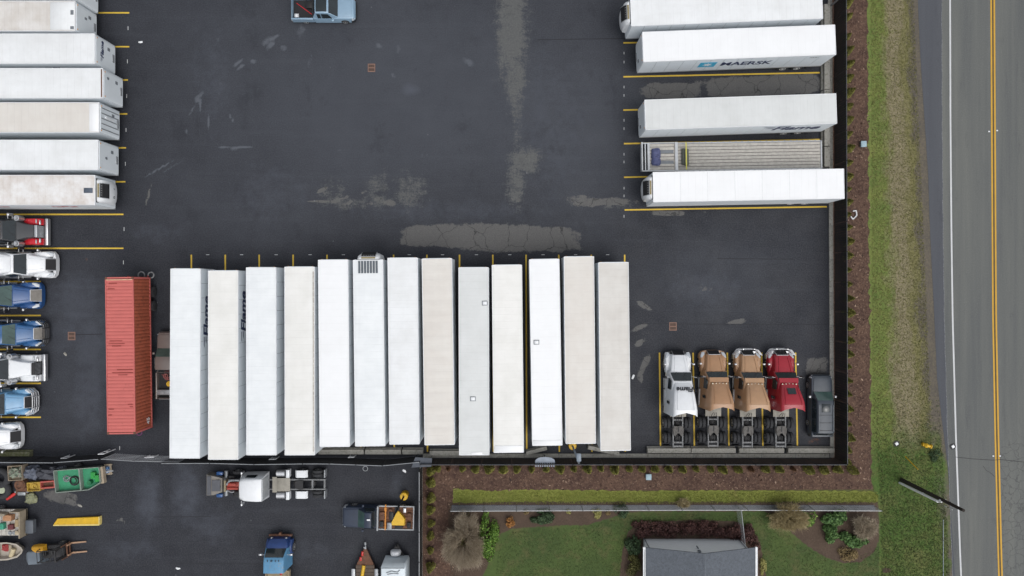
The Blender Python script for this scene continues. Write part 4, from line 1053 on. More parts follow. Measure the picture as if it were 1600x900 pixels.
for x, y0, y1 in ((-1.0,.4,1.0),(-.55,.2,.9),(-5.5,-.2,.9),(-5.75,-.4,1.0),(-5.95,-.1,.7),(-8.0,-1.05,.3),(-8.25,-1.1,.7),(-8.45,-.6,.2),(-11.0,-1.0,-.6),(-11.2,-1.05,-.75),(-11.4,.6,1.05),(-11.9,.8,1.1)):
    sc_.box(x-.035,x+.035,y0,y1,z1-.012,z1+.004)
part('dent_scrape', sc_, M_SCRAPE, ct)
part('number', text_mesh('45', .62, M_WHITE, .004, 0, .01), M_WHITE, ct, (-L+.75, -1.206, 1.9), (math.pi/2,0,0))
part('edge_stripe', MB().box(-.26,-.2,-1.1,1.1,z1-.01,z1+.006), M('cream_stripe', D(226,196,160), .7), ct)
# chassis carrying it
ch = thing('container_chassis', 'dark skeletal trailer chassis under the orange container', 'trailer chassis', (A.x, A.y, 0), az)
part('frame', MB().box(-L-.25,.1,-.5,-.36,.95,1.2).box(-L-.25,.1,.36,.5,.95,1.2).box(-.1,.1,-1.1,1.1,.95,1.2).box(-L-.1,-L+.1,-1.1,1.1,.95,1.2), M_DARK, ch)
for x in (-1.3,-2.6):
    for y in (-1.05,-.74,.74,1.05): wheel(ch, x, y, .48, .26, M_DARK)
for s in (-1,1): part('landing_leg', cached('landing_leg', lambda: MB(), M_DARK), M_DARK, ch, (-L+2.6, s*.75, 0))
part('tail_light', MB().cyl((.1,-.9,1.05),(.16,-.9,1.05),.09).cyl((.1,.9,1.05),(.16,.9,1.05),.09), M_RED, ch)
part('spare_wheel_rim', MB().torus((.22,-.25,.95),.3,.06,axis='z').torus((.22,-1.12,.95),.26,.06,axis='z'), M_GREYF, ch)
part('coupling_ring', MB().torus((-L-.5,.12,1.0),.24,.06), M('purple_lock', D(96,52,92), .5), ch)
part('coupling_arm', MB().box(-L-.4,-L-.1,.02,.2,.95,1.08), M_DARK, ch)

# ------------------------------------------------------------------ kerbs, blocks
def strip_kerb(name, a, b, w, h, mat):
    A, B = Vector(W(*a)), Vector(W(*b)); d = (B-A); L = d.length; ang = math.atan2(d.y, d.x)
    n = max(1, int(L/3.0)); r = []
    root = part(name, MB().box(0, L, -w/2+.01, w/2-.01, -.02, h-.012), M_JOINT, None, (A.x, A.y, 0), (0,0,ang)); root['kind'] = 'structure'
    seg = cached(('kerb_stone', round(L/n,2), w, h), lambda: MB().bevbox(.006, L/n-.006, -w/2, w/2, -.01, h, .02), mat)
    for i in range(n): part('kerb_stone', seg, mat, root, (L/n*i, 0, 0))
strip_kerb('kerb', (1296,-60), (1299.5,714.5), .36, .15, M_CONC)
strip_kerb('kerb', (1295,711.5), (661,711.5), .36, .15, M_CONC)
strip_kerb('kerb', (658.5,728), (658.5,1000), .22, .15, M_CONC)
GBL = 'concrete blocks along the yard edge'
def block(label, a, b, w=.62, h=.55, mat=M_CONC):
    A, B = Vector(W(*a)), Vector(W(*b)); d = B-A; L = d.length
    r = [[(x, y, z) for y, z in ((-w/2,0),(w/2,0),(w/2,h*.35),(w*.36,h*.5),(w*.34,h),(-w*.34,h),(-w*.36,h*.5),(-w/2,h*.35))] for x in (-L/2+.01,-L/2+.04,L/2-.04,L/2-.01)]
    r[0] = [(x, y*.94, z*.97) for x, y, z in r[0]]; r[-1] = [(x, y*.94, z*.97) for x, y, z in r[-1]]
    c = (A+B)/2
    o = solo('concrete_block', MB().loft(r), mat, label, 'concrete block', (c.x, c.y, 0), math.atan2(d.y, d.x), GBL)
for a, b, n_ in (((1010,702),(1077,702),'white'),((1078,702),(1147,702),'first tan'),((1152,702),(1222,702),'second tan'),((1228,702),(1300,702),'red')):
    block('long weathered concrete block behind the %s truck at the right' % n_, a, b)
block('concrete block below the gap beside the brightest white trailer', (500,704),(570,704))
block('concrete block with dark joint below the right refrigerated trailer of the bottom row', (572,704),(628,704))
block('concrete block just left of the yard corner post', (630,704),(662,704))
block('concrete block below the beige ribbed trailer', (672,706),(719,706))
block('tilted concrete block below the clean white trailer', (822,706.5),(854,698), .5)
block('tilted concrete block below the right beige trailer', (918,697),(966,707), .5)
block('mossy long block at the left edge below the white truck', (-40,707.5),(52,707.5), .6, .5, M_MOSS)
for i, (y0, y1) in enumerate(((10,60),(96,142),(143,190),(191,230),(231,262))):
    block(['light concrete block at the kerb behind the refrigerated trailer, top right','concrete block at the kerb just below the MAERSK trailer end','concrete block at the kerb behind the Flame lettered trailer','concrete block at the kerb behind the upper flatbed corner','concrete block at the kerb behind the lower flatbed corner'][i], (1288,y0),(1288,y1), .75, .6)

# ------------------------------------------------------------------ fences
def slat_mesh(L, h, n=None):
    mb = MB(); n = n or max(4, int(L/.11)); w = L/n
    for i in range(n):
        o = .012 if i % 2 else -.012
        mb.box(w*i+.004, w*(i+1)-.004, o-.008, o+.008, .06, h-.06)
    return mb
def mesh_wire(L, h, step=.22, r=.008):
    mb = MB(); n = int((L+h)/step)
    for i in range(n):
        for sgn in (1,-1):
            x0 = i*step - h; pts = []
            a, b = (x0, 0), (x0+h, h)
            t0 = max(0, -x0/h); t1 = min(1, (L-x0)/h)
            if t1 <= t0: continue
            p = [(x0+h*t, .0, (h*t if sgn > 0 else h-h*t)) for t in (t0, t1)]
            mb.cyl(p[0], p[1], r, r, 3, False)
    return mb
def fence(label, pts, h, kind='slat', pitch=2.7, rail=M_WIRE, cat='fence', name='fence', skip=()):
    P = [Vector(W(*p)) for p in pts]
    root = thing(name, label, cat, (P[0].x, P[0].y, 0))
    off = P[0]
    for si, (a, b) in enumerate(zip(P[:-1], P[1:])):
        if si in skip: continue
        d = b-a; L = d.length; ang = math.atan2(d.y, d.x); n = max(1, int(round(L/pitch))); w = L/n
        pm = cached(('post', h), lambda: MB().cyl((0,0,-.1),(0,0,h+.03),.035,n=8).cyl((0,0,h+.03),(0,0,h+.09),.045,.01,n=8), M_BLACK if kind == 'slat' else M_WIRE)
        wq = round(w, 2)
        panel = cached(('panel', wq, h, kind), lambda: (slat_mesh(w-.09, h) if kind == 'slat' else mesh_wire(w-.09, h-.05)), M_FENCE if kind == 'slat' else M_WIRE)
        rm = cached(('top_rail', wq), lambda: MB().cyl((0,0,h),(w,0,h),.03,n=6), rail)
        for i in range(n):
            q = a - off + d*(i/n)
            po = part('post', pm, M_WIRE, root, (q.x, q.y, 0), (0,0,ang))
            pa = part('panel', panel, M_FENCE, root, (q.x+math.cos(ang)*.045, q.y+math.sin(ang)*.045, 0), (0,0,ang))
            part('top_rail', rm, rail, root, (q.x, q.y, 0), (0,0,ang))
    q = P[-1]-off
    part('post', pm, M_WIRE, root, (q.x, q.y, 0))
    return root
M_DRAIL = M('dark_rail', D(98,100,104), .5, .3)
fence('tall black slatted fence along the right side of the yard', [(1302,-60),(1303,350),(1304,715)], 2.45, rail=M_DRAIL)
fence('tall black slatted fence along the lower edge of the yard', [(1304,715.8),(662,715.8)], 2.4, rail=M_DRAIL)
fence('black slatted fence between the lower yard and the mulch bed', [(660,727),(660,1000)], 2.2, rail=M_WIRE)
fence('black slatted fence with wavy light rail below the white trailers', [(272,714),(345,713.8),(412,715.6),(485,714.6),(525,714.7),(605,717.5),(661,712)], 2.35, pitch=3.0)
fence('dark slatted fence with light rail at the lower left edge', [(-80,711),(30,712.5),(110,713),(178,708)], 2.3, pitch=3.0)
gate = fence('open wire mesh gate with grey rails between the two yards', [(180,708.5),(228,711.5),(296,713)], 2.1, 'wire', pitch=4.0, name='mesh_gate', cat='gate')
def hoop(label, px, py, w=.5, h=1.0):
    x, y = W(px, py, 0)
    solo('steel_hoop', MB().tube([(-w/2,0,0),(-w/2,0,h),(w/2,0,h),(w/2,0,0)], .045).tube([(-w/2,0,h*.5),(w/2,0,h*.5)], .025), M_WHITE, label, 'hoop guard', (x, y, 0), .05, 'white steel hoops by the fence')
hoop('white steel hoop left of the mesh gate', 113,711,.5,1.2); hoop('tall white steel hoop at the hinge of the mesh gate', 176,702,.5,1.8)
hoop('double white steel hoop in the middle of the mesh gate', 241,711,.8,.9); hoop('white steel hoop behind the fourth bottom row trailer', 431,714,.6,.9); hoop('white steel hoop behind the brightest white trailer', 552,711,.5,.9)
x, y = W(668,713); solo('corner_flap', MB().quad([(-1.2,-.5,2.0),(.6,-.4,2.1),(.7,.4,2.3),(-.8,.5,2.3)], .02).cyl((-.8,.2,0),(-.8,.2,2.25),.03).cyl((.5,.2,0),(.5,.2,2.25),.03), M('grey_sheet', D(70,76,86), .5), 'grey sheet flapping over the fence corner post', 'sheet', (x, y, 0))
# garden fence
fence('grey wire mesh garden fence with white top rail', [(706,790.5),(1060,789),(1160,789),(1364,790)], 1.5, 'wire', pitch=3.1, rail=M('white_rail', D(212,214,216), .5))
fence('short wire mesh side fence running from the garden fence to the house', [(1150,790),(1156,843)], 1.5, 'wire', pitch=2.2, name='side_fence')
sheet('fence_mesh_grey', [(706,789),(1366,789),(1368,797),(706,798)], 0.010, M('mesh_backing_grey', D(96,98,104), .9, var=.25, scale=5, bump=.4))  # added ground strip, stands in for the grey of the see-through mesh

# ------------------------------------------------------------------ poles, posts, boxes
def leanpole(name, label, base, r0, r1, h, mat, cat):
    x, y = W(*base); t = thing(name, label, cat, (x, y, 0)); part('pole', MB().cyl((0,0,-.2),(0,0,h),r0,r1,n=14), mat, t); return t
M_POLE = M('dark_timber_pole', D(46,40,36), .9, var=.2, scale=2)
up = leanpole('utility_pole', 'dark tapered timber utility pole beside the road with grey conduit', (1409,750), .2, .12, 8.6, M_POLE, 'utility pole')
part('conduit', MB().cyl((-.2,-.25,0),(-.17,-.22,5.6),.11,n=10).cyl((-.17,-.22,5.6),(-.1,-.14,6.0),.07,n=8), M_WHITE, up)
part('bracket', MB().box(-.3,.3,-.05,.05,5.9,5.98).cyl((.0,-.35,5.6),(.0,-.1,5.9),.02).box(-.24,.06,-.28,-.18,3.2,3.26), M_STEEL, up)
part('pole_cap', MB().cyl((0,0,8.6),(0,0,8.63),.125,n=12), M_POLE, up)
gx, gy = W(1413,712)
gw = thing('guy_wire', 'yellow sleeved guy wire slanting from the utility pole to the grass', 'guy wire', (gx, gy, 0))
P0 = Vector((*W(1409,750), 7.5)) - Vector((gx, gy, 0)); d = P0
part('sleeve', MB().cyl(tuple(d*.02), tuple(d*.3), .045, n=8), M_YSTEEL, gw)
part('wire', MB().cyl(tuple(d*.3), tuple(d), .012, n=5), M_DARK, gw)
def lamp_post(label, base, h, ybase, head):
    x, y = W(*base); t = thing('lamp_post', label, 'lamp post', (x, y, 0))
    z = 0
    if ybase: part('base', MB().cyl((0,0,0),(0,0,.75),.36,n=18).cyl((0,0,.75),(0,0,.8),.36,.3,n=18), M_YSTEEL, t); z = .8
    part('pole', MB().box(-.065,.065,-.065,.065,z,h) if ybase else MB().cyl((0,0,0),(0,0,h),.08,n=10), head, t)
    part('lamp_head', MB().bevbox(-.18,.18,.1,.75,h-.12,h+.02,.03).bevbox(-.05,.05,-.05,.2,h-.08,h,.01), head, t)
    part('lamp_lens', MB().box(-.14,.14,.15,.7,h-.14,h-.122), M('lens_glass', D(190,196,200), .2), t)
    return t
lamp_post('black lamp post on a yellow base beside the dark flatbed pickup', (633,772), 7.3, True, M_BLACK)
lamp_post('grey lamp post on a yellow base between the right beige trailers', (893.5,694), 6.7, True, M('post_grey', D(128,140,152), .5))
lamp_post('grey lamp post at the top right corner of the yard', (1297,10), 7.0, False, M_GREYF)
x, y = W(850,710)
ds = thing('dish_guard', 'pale grey rounded panel with slotted edge standing at the lower fence', 'panel', (x, y, 0))
dp = [(-.95,.0),(-.9,.45),(-.6,.82),(0,.95),(.6,.82),(.9,.45),(.95,.0)]
part('panel', MB().loft([[(a*.95, b*.55-.25, z) for a, b in dp] for z in (2.0, 2.04)]), M('dish_grey', D(146,156,170), .5), ds)
tm = MB()
for i in range(9): tm.box(-.86+.2*i,-.76+.2*i,-.62,-.25,1.98,2.02)
part('slotted_edge', tm, M('dish_grey', None), ds); part('stand', MB().cyl((0,0,0),(0,0,2.0),.05,n=8), M_DARK, ds)
for px, py, lab in ((1347,226,'small pale blue utility box in the mulch beside the verge'),(1012.5,744,'small pale blue utility box in the mulch strip above the garden')):
    x, y = W(px, py); t = thing('utility_box', lab, 'utility box', (x, y, 0), 0, 'utility boxes in the mulch')
    part('box', MB().bevbox(-.22,.22,-.24,.24,0,.3,.03), M('box_blue', D(140,166,180), .6), t); part('lid', MB().bevbox(-.25,.25,-.27,.27,.3,.35,.02), M('box_lid', D(160,186,198), .6), t)
x, y = W(1333,335)
solo('bent_pipe', MB().tube([(-.25,-.2,.06),(-.05,-.45,.06),(.3,-.1,.06),(.25,.35,.06),(-.05,.3,.06)], .06), M_WHITE, 'white bent pipe lying in the mulch by the right fence', 'pipe', (x, y, 0))
x, y = W(1442,694)
hy = thing('yellow_hydrant', 'yellow fire hydrant standing in the roadside grass', 'hydrant', (x, y, 0), -.25)
part('barrel', MB().cyl((0,0,0),(0,0,.6),.17,n=14).cyl((0,0,.6),(0,0,.78),.2,.08,n=14), M_YSTEEL, hy)
part('outlet', MB().cyl((-.28,0,.42),(.45,0,.42),.13,n=12).cyl((.45,0,.42),(.52,0,.42),.2,n=14), M_YSTEEL, hy)
for px, py, lab in ((1400.5,693,'white square survey marker on a dark pad in the grass'),(1488.5,697.5,'white square survey marker painted board at the road edge')):
    x, y = W(px, py); t = thing('survey_marker', lab, 'marker', (x, y, 0), .6, 'white survey markers')
    part('pad', MB().prism([(.3*math.cos(a)+.02*math.sin(5*a), .28*math.sin(a)) for a in np.linspace(0, 2*math.pi, 12, endpoint=False)], 0, .02), M_DARK, t)
    part('plate', MB().bevbox(-.13,.13,-.13,.13,.02,.1,.01), M_WHITE, t)
x, y = W(1475,790)
st = thing('marker_stake', 'thin white and black stake at the edge of the roadside grass', 'stake', (x, y, 0)); part('stake', MB().cyl((0,0,0),(0,0,1.2),.03,n=8), M_WHITE, st); part('stake_band', MB().cyl((0,0,.5),(0,0,.7),.034,n=8), M_BLACK, st)
struct('lawn_edging', MB().box(*sorted((W(1473.2,800)[0], W(1473.9,800)[0])), W(0,1000)[1], W(0,812)[1], 0, .05), M('edging_grey', D(150,160,170), .6))
M_GRATE = M('grate_pink', D(138,108,96), .8, var=.15); M_GRID = M('grate_iron', D(70,66,64), .8, var=.2)
for i, (px, py) in enumerate(((580.5,106),(1051.5,510),(112,525))):
    x, y = W(px, py); t = thing('drain_grate', ['rusty rimmed drain grate below the pale blue pickup','rusty rimmed drain grate above the white truck at the right','rusty rimmed drain grate between the blue trucks and the container'][i], 'drain grate', (x, y, 0), 0, 'drain grates in the yard')
    part('rim', MB().box(-.34,.34,.3,.38,0,.02).box(-.34,.34,-.38,-.3,0,.02).box(-.34,-.27,-.3,.3,0,.02).box(.27,.34,-.3,.3,0,.02).box(-.27,.27,-.04,.04,0,.02), M_GRATE, t)
    part('well', MB().box(-.27,.27,-.3,.3,-.1,.006), M_GRID, t)
    for k in range(5): part('bar', cached('grate_bar', lambda: MB().box(-.02,.02,-.29,.29,.004,.016), M_RUST), M_RUST, t, (-.2+.1*k, 0, 0))

# ------------------------------------------------------------------ lower-left yard: vehicles and junk
# white tractor with its hood tipped forward, nose to the west
gx, gy = gp(334, 752)
wt = thing('semi_tractor', 'white day cab truck with its hood tipped forward and engine exposed', 'semi truck', (gx, gy, 0), math.pi)
for s in (-1,1): part('frame_rail', MB().box(-10.6,-1.4,s*.43-.05,s*.43+.05,.78,1.06), M_GREYF, wt)
for x in (-5.9,-6.9,-8.3,-9.4,-10.5): part('crossmember', cached('crossmember', lambda: MB(), M_GREYF), M_GREYF, wt, (x,0,0))
part('deck_plate', MB().bevbox(-7.4,-6.2,-.6,.6,1.07,1.12,.01).box(-6.2,-5.8,-.7,.7,1.07,1.1), M('tread_plate', D(150,146,136), .6), wt)
part('fifth_wheel', MB().prism([(-8.6,-.4),(-8.2,-.42),(-7.9,-.3),(-7.9,.3),(-8.2,.42),(-8.6,.4)], 1.1, 1.2), M_DARK, wt)
part('gear_housing', MB().bevbox(-8.1,-7.6,-.25,.25,.4,.85,.08).bevbox(-9.6,-9.1,-.25,.25,.4,.85,.08).cyl((-9.3,-.9,.5),(-9.3,.9,.5),.1).cyl((-7.8,-.9,.5),(-7.8,.9,.5),.1), M_DARK, wt)
for x in (-8.4,-9.8):
    for y in (-1.1,-.78,.78,1.1): wheel(wt, x, y, .51, .28)
for s in (-1,1):
    part('fuel_tank', MB().cyl((-6.9,s*1.0,.85),(-6.15,s*1.0,.85),.32,n=16), M_CHROME, wt)
    part('tank_strap', MB().bevbox(-7.35,-7.05,s*1.0-.35,s*1.0+.35,.6,1.2,.02), M_WHITE, wt)
    part('rear_fender', MB().loft([sec(x,.66,.66,z-.12,z,.02,0,s*.95) for x, z in ((-7.85,.95),(-8.0,1.1),(-8.8,1.1),(-8.95,.95))]), M_WHITE, wt)
    part('mud_flap', MB().box(-10.55,-10.45,s*.95-.35,s*.95+.35,.3,1.0), M_STEEL, wt)
    wheel(wt, -2.5, s*1.03, .51, .3)
cb = part('cab', MB().loft([sec(-3.2,2.1,1.9,.9,1.9,.2,.03), sec(-3.45,2.25,1.85,.9,2.7,.3,.05), sec(-3.9,2.3,2.0,.9,2.95,.3,.07), sec(-5.0,2.35,2.05,.9,2.98,.18,.05), sec(-5.45,2.35,2.0,.9,2.9,.12,.03)]), P_WHITE, wt)
part('windshield', MB().quad([(-3.16,-.85,1.95),(-3.16,.85,1.95),(-3.42,.78,2.66),(-3.42,-.78,2.66)], .03), M_GLASS, cb)
part('rear_wall_trim', MB().box(-5.5,-5.46,-.9,.9,1.2,2.7).box(-5.52,-5.49,-.1,.0,1.3,2.5), M_RAIL, cb)
for s in (-1,1):
    q = [(-3.9,s*1.1,2.0),(-3.9,s*1.05,2.55),(-4.8,s*1.05,2.6),(-4.8,s*1.13,2.0)]
    part('side_window', MB().quad(q if s < 0 else q[::-1], .03), M_GLASS, cb)
    part('mirror', MB().bevbox(-3.6,-3.45,s*1.4-.1,s*1.4+.1,1.9,2.5,.03).cyl((-3.5,s*1.05,2.4),(-3.5,s*1.4,2.4),.02), M_CHROME, wt)
M_RENG = M('red_engine', D(170,70,58), .6, var=.2, col2=D(90,60,54), amt=.5)
part('engine', MB().bevbox(-3.0,-1.8,-.32,.32,.7,1.5,.08).cyl((-2.9,.2,1.55),(-1.9,.2,1.55),.12).bevbox(-2.7,-2.0,-.28,-.02,1.5,1.7,.04), M_RENG, wt)
part('engine_duct', MB().tube([(-3.0,-.5,1.5),(-2.6,-.55,1.62),(-2.1,-.5,1.55),(-1.8,-.1,1.5)], .09).tube([(-2.8,.5,1.3),(-2.2,.6,1.4),(-1.8,.4,1.4)], .06), M_STEEL, wt)
part('air_filter', MB().cyl((-3.0,.62,1.35),(-2.5,.62,1.35),.2).cyl((-2.4,-.7,1.1),(-1.9,-.75,1.1),.16), M_BLACK, wt)
part('radiator', MB().bevbox(-1.75,-1.6,-.5,.5,.7,1.6,.02), M('radiator_tan', D(150,138,112), .7), wt)
hd = part('hood', MB().loft([[(-1.3,-.55,.75),(-1.3,.55,.75),(-1.3,.62,1.25),(-1.3,-.62,1.25)],[(-.6,-.95,.7),(-.6,.95,.7),(-.6,.85,1.4),(-.6,-.85,1.4)],[(.05,-1.05,.55),(.05,1.05,.55),(.12,.95,1.2),(.12,-.95,1.2)]]), M('primer_grey', D(132,128,122), .7, var=.15), wt)
part('hood_inner', MB().box(-1.2,-.45,-.5,.5,1.38,1.44).box(-.35,.0,-.85,.85,1.34,1.4), M('liner_grey', D(92,94,100), .8), hd)
for s in (-1,1): part('hood_hinge', MB().bevbox(-1.25,-.7,s*1.0-.16,s*1.0+.16,.8,1.1,.05), P_BLUE, hd)
part('bumper', MB().bevbox(-1.55,-1.3,-1.15,1.15,.4,.75,.04), M_STEEL, wt)
# dark flatbed pickup
gx, gy = gp(538.5, 802)
RZ = math.pi - .02
fp_ = car('dark navy flatbed pickup with a timber deck, parked nose left', (gx, gy, 0), RZ, P_NAVYT, 6.6, 2.0, 'chassis', M_GLASSG, cab_end=-3.15)
part('deck_frame', MB().box(-6.5,-3.25,-1.1,-1.0,.8,1.02).box(-6.5,-3.25,1.0,1.1,.8,1.02).box(-3.35,-3.22,-1.1,1.1,.8,1.3).box(-6.55,-6.45,-1.1,1.1,.8,1.0), M_STEEL, fp_)
M_DECK = M('red_timber', D(112,78,58), .85, var=.2, scale=3)
for i in range(7):
    y0 = -1.0+2.0*i/7; part('plank', MB().bevbox(-6.45,-3.35,y0+.012,y0+2/7-.012,.86,.93,.01), M_DECK, fp_)
part('light_bar', MB().bevbox(-2.75,-2.45,-.16,-.02,1.92,1.98,.02), M_WHITE, fp_)
def fpp(x, y, z): c, s = math.cos(RZ), math.sin(RZ); return (gx + x*c - y*s, gy + x*s + y*c, z)
tt = thing('plate_compactor', 'yellow wedge shaped machine on the timber deck of the navy pickup', 'machine', fpp(-5.15,.05,.93), RZ)
part('body', MB().loft([[(-.62,-.1,0),(.62,-.1,0),(.62,.55,0),(-.62,.55,0)],[(-.58,-.08,.4),(.58,-.08,.4),(.58,.52,.35),(-.58,.52,.35)]]).loft([[(-.62,-.12,.1),(.55,-.12,.1),(.05,-.85,.1)],[(-.6,-.12,.5),(.5,-.12,.5),(.0,-.8,.45)]]), M_YSTEEL, tt)
part('engine', MB().bevbox(-.4,.3,.55,.85,0,.35,.05), M_DARK, tt)
solo('orange_bar', MB().box(-.06,.06,-1.15,1.15,0,.1).box(-.1,.1,-.9,-.6,.0,.14), M('orange_bar_paint', D(206,134,48), .6), 'orange bar laid across the front of the navy pickup deck', 'bar', fpp(-3.95,-.05,.93), RZ)
for i, (x, y, s_, m, lab) in enumerate(((-3.65,-.2,.22,M_RUST,'rusty block at the front of the navy pickup deck'),(-4.35,.7,.2,M_STEEL,'grey tool case by the lower edge of the navy pickup deck'),(-5.0,-.65,.2,M_DARK,'dark tool case by the upper edge of the navy pickup deck'),(-6.15,-.2,.18,M_RUST,'rusty box at the tail of the navy pickup deck'),(-3.62,.55,.16,M_DARK,'small dark case at the front lower corner of the navy pickup deck'),(-4.4,-.55,.17,M_RUST,'rusty case by the orange bar on the navy pickup deck'),(-6.1,.6,.16,M_DARK,'small dark case at the tail of the navy pickup deck'),(-5.7,-.75,.13,M_CHROME,'small bright case by the upper edge of the navy pickup deck'))):
    solo('tool_case', MB().bevbox(-s_,s_,-s_*1.6,s_*1.6,0,.28,.03).box(-s_*.4,s_*.4,-.05,.05,.28,.33), m, lab, 'tool case', fpp(x,y,.93), RZ)
# old blue flat-nosed truck
M_WBLUE = M('worn_blue_paint', D(92,146,184), .55, var=.15, scale=1.6, col2=D(150,136,110), amt=.45)
M_DBLUE = M('deep_blue_paint', D(34,62,116), .45, var=.2, coat=.2)
bx, by = gp(442, 834)
bt = thing('vintage_truck', 'old worn blue flat nosed truck facing up at the lower edge', 'truck', (bx, by, 0), N)
part('nose', MB().loft([sec(0,1.7,1.6,.5,1.25,.2,.03), sec(-.3,2.0,1.9,.45,1.6,.2,.04), sec(-.75,2.1,2.0,.45,1.7,.15,.03)]), M_DBLUE, bt)
cb = part('cab', MB().loft([sec(-.7,2.1,2.0,.5,1.68,.1,.02), sec(-1.3,2.1,1.85,.5,2.45,.15,.05), sec(-1.7,2.1,1.85,.5,2.55,.15,.06), sec(-2.6,2.1,1.85,.5,2.55,.12,.04)]), M_WBLUE, bt)
part('windshield', MB().quad([(-.72,-.88,1.72),(-.72,.88,1.72),(-1.25,.82,2.42),(-1.25,-.82,2.42)], .03), M_GLASS, cb)
rb = MB()
for y in (-.5,-.2,.1,.2,.5): rb.bevbox(-1.55,-1.4,y-.03,y+.03,2.58,2.64,.01)
part('marker_light', rb, M_DARK, cb)
for s in (-1,1):
    part('fender', MB().loft([sec(x,.4,.34,.6,z,.08,.02,s*1.0) for x, z in ((-.2,.9),(-.6,1.2),(-1.1,1.2),(-1.5,.9))]), M_DBLUE, bt)
    part('mirror', MB().bevbox(-1.25,-1.1,s*1.38-.12,s*1.38+.12,1.7,2.0,.02).cyl((-1.2,s*1.0,1.9),(-1.2,s*1.4,1.9),.02), M_CHROME, bt)
    part('headlight', MB().cyl((-.05,s*.65,1.05),(.05,s*.65,1.05),.13), M_CHROME, bt)
    wheel(bt, -1.0, s*1.08, .5, .28); wheel(bt, -5.4, s*1.0, .5, .28)
part('bumper', MB().bevbox(.0,.18,-1.05,1.05,.45,.7,.03).bevbox(.15,.4,-.12,.1,.5,.9,.04), M_RUST, bt)
part('frame', MB().box(-6.6,-2.5,-.5,.5,.8,1.0), M_DARK, bt)
part('bed', MB().box(-6.5,-2.8,-1.05,1.05,1.0,1.1).box(-6.5,-2.8,1.0,1.08,1.1,1.5).box(-6.5,-2.8,-1.08,-1.0,1.1,1.5).box(-2.85,-2.75,-1.0,1.0,1.1,1.6), M('bed_tan', D(150,136,112), .8, var=.2, col2=D(92,88,82), amt=.5), bt)
part('tail_light', MB().bevbox(-3.1,-2.9,-.5,-.3,1.6,1.72,.02), M_RED, bt)
# rusty pole trailer and camper at the bottom edge
hx, hy_ = gp(573, 846)
vt = thing('utility_trailer', 'rusty A frame trailer with red clamps pointing up', 'trailer', (hx, hy_, 0), N)
part('drawbar', MB().loft([sec(0,.14,.12,.5,.66,.02,0), sec(-.5,.2,.18,.5,.68,.02,0)]).cyl((.15,0,.6),(-.1,0,.6),.1).cyl((-.15,0,.1),(-.15,0,1.1),.06), M_STEEL, vt)
part('frame', MB().box(-.5,-.45,-.1,.1,.5,.66).loft([[(-.45,-.12,.5),(-.45,.12,.5),(-.45,.12,.68),(-.45,-.12,.68)],[(-2.0,-.85,.5),(-2.0,.85,.5),(-2.0,.85,.68),(-2.0,-.85,.68)],[(-5.5,-.85,.5),(-5.5,.85,.5),(-5.5,.85,.68),(-5.5,-.85,.68)]]), M_RUST, vt)
for i in range(10): part('plank', MB().bevbox(-2.2-.33*i,-1.9-.33*i,-.84,.84,.69,.74,.01), M('dark_timber', D(96,84,74), .9, var=.25, scale=3), vt)
part('red_clamp', MB().bevbox(-1.0,-.6,.12,.3,.69,.9,.02).bevbox(-1.45,-1.1,.28,.46,.69,.9,.02), M_RED, vt)
part('yellow_jack', MB().cyl((-1.9,.1,.75),(-2.9,.25,.8),.16,n=10), M_YSTEEL, vt)
for s in (-1,1):
    part('fender', MB().bevbox(-3.4,-2.2,s*1.05-.16,s*1.05+.16,.78,.84,.02), M_RAIL, vt); wheel(vt, -2.8, s*1.05, .38, .22)
cx_, cy_ = gp(622, 860)
cp = thing('camper_trailer', 'white camper trailer with a faded swoosh on its roof, bottom edge', 'camper', (cx_, cy_, 0), N)
part('body', MB().loft([sec(-.25,2.1,2.0,.5,2.3,.15,.02), sec(-.5,2.25,2.2,.45,2.62,.12,.04), sec(-6.0,2.25,2.2,.45,2.62,.12,.04)]), M('camper_white', D(218,228,234), .45, var=.06), cp)
part('swoosh', MB().tube([(-.95,.6,2.67),(-.8,.1,2.69),(-.9,-.4,2.68),(-.7,-.6,2.67)], .035).tube([(-1.1,.5,2.68),(-1.0,0,2.69),(-1.05,-.5,2.68)], .025), M_JOINT, cp)
part('roof_edge', MB().tube([(-.55,-1.02,2.68),(-.55,1.02,2.68)], .03), M_JOINT, cp)
part('drawbar', MB().loft([[(-.3,-.7,.5),(-.3,.7,.5),(-.3,.7,.6),(-.3,-.7,.6)],[(.8,-.06,.5),(.8,.06,.5),(.8,.06,.6),(.8,-.06,.6)]]).cyl((.7,0,.2),(.7,0,1.1),.07), M_DARK, cp)
part('propane_cover', lump(.28,.48,.62,9,16,6,.02), M_WHITE, cp, (.08,.1,.6))
wheel(cp, -3.2, .98, .36, .2); wheel(cp, -3.2, -.98, .36, .2)
# green utility trailer
M_GRN = M('green_liner', D(58,148,108), .6, var=.2, scale=3); M_GREYG = M('grey_green_frame', D(138,148,140), .6, var=.15)
gx, gy = gp(133, 744)
gt_ = thing('green_trailer', 'grey framed open trailer with green inside and coiled hoses', 'trailer', (gx, gy, 0), .1)
pl = [(-2.0,-.95),(.95,-.98),(2.05,-.45),(2.05,.9),(-2.0,.98)]
part('floor', MB().prism(pl, .6, .72), M_GRN, gt_)
wl = MB()
for (a, b) in zip(pl, pl[1:]+pl[:1]):
    a, b = Vector((*a, 0)), Vector((*b, 0)); d = (b-a).normalized(); nn = Vector((d.y, -d.x, 0))*.06
    wl.loft([[a+Vector((0,0,.55)), a+nn+Vector((0,0,.55)), a+nn+Vector((0,0,1.2)), a+Vector((0,0,1.2))], [b+Vector((0,0,.55)), b+nn+Vector((0,0,.55)), b+nn+Vector((0,0,1.2)), b+Vector((0,0,1.2))]])
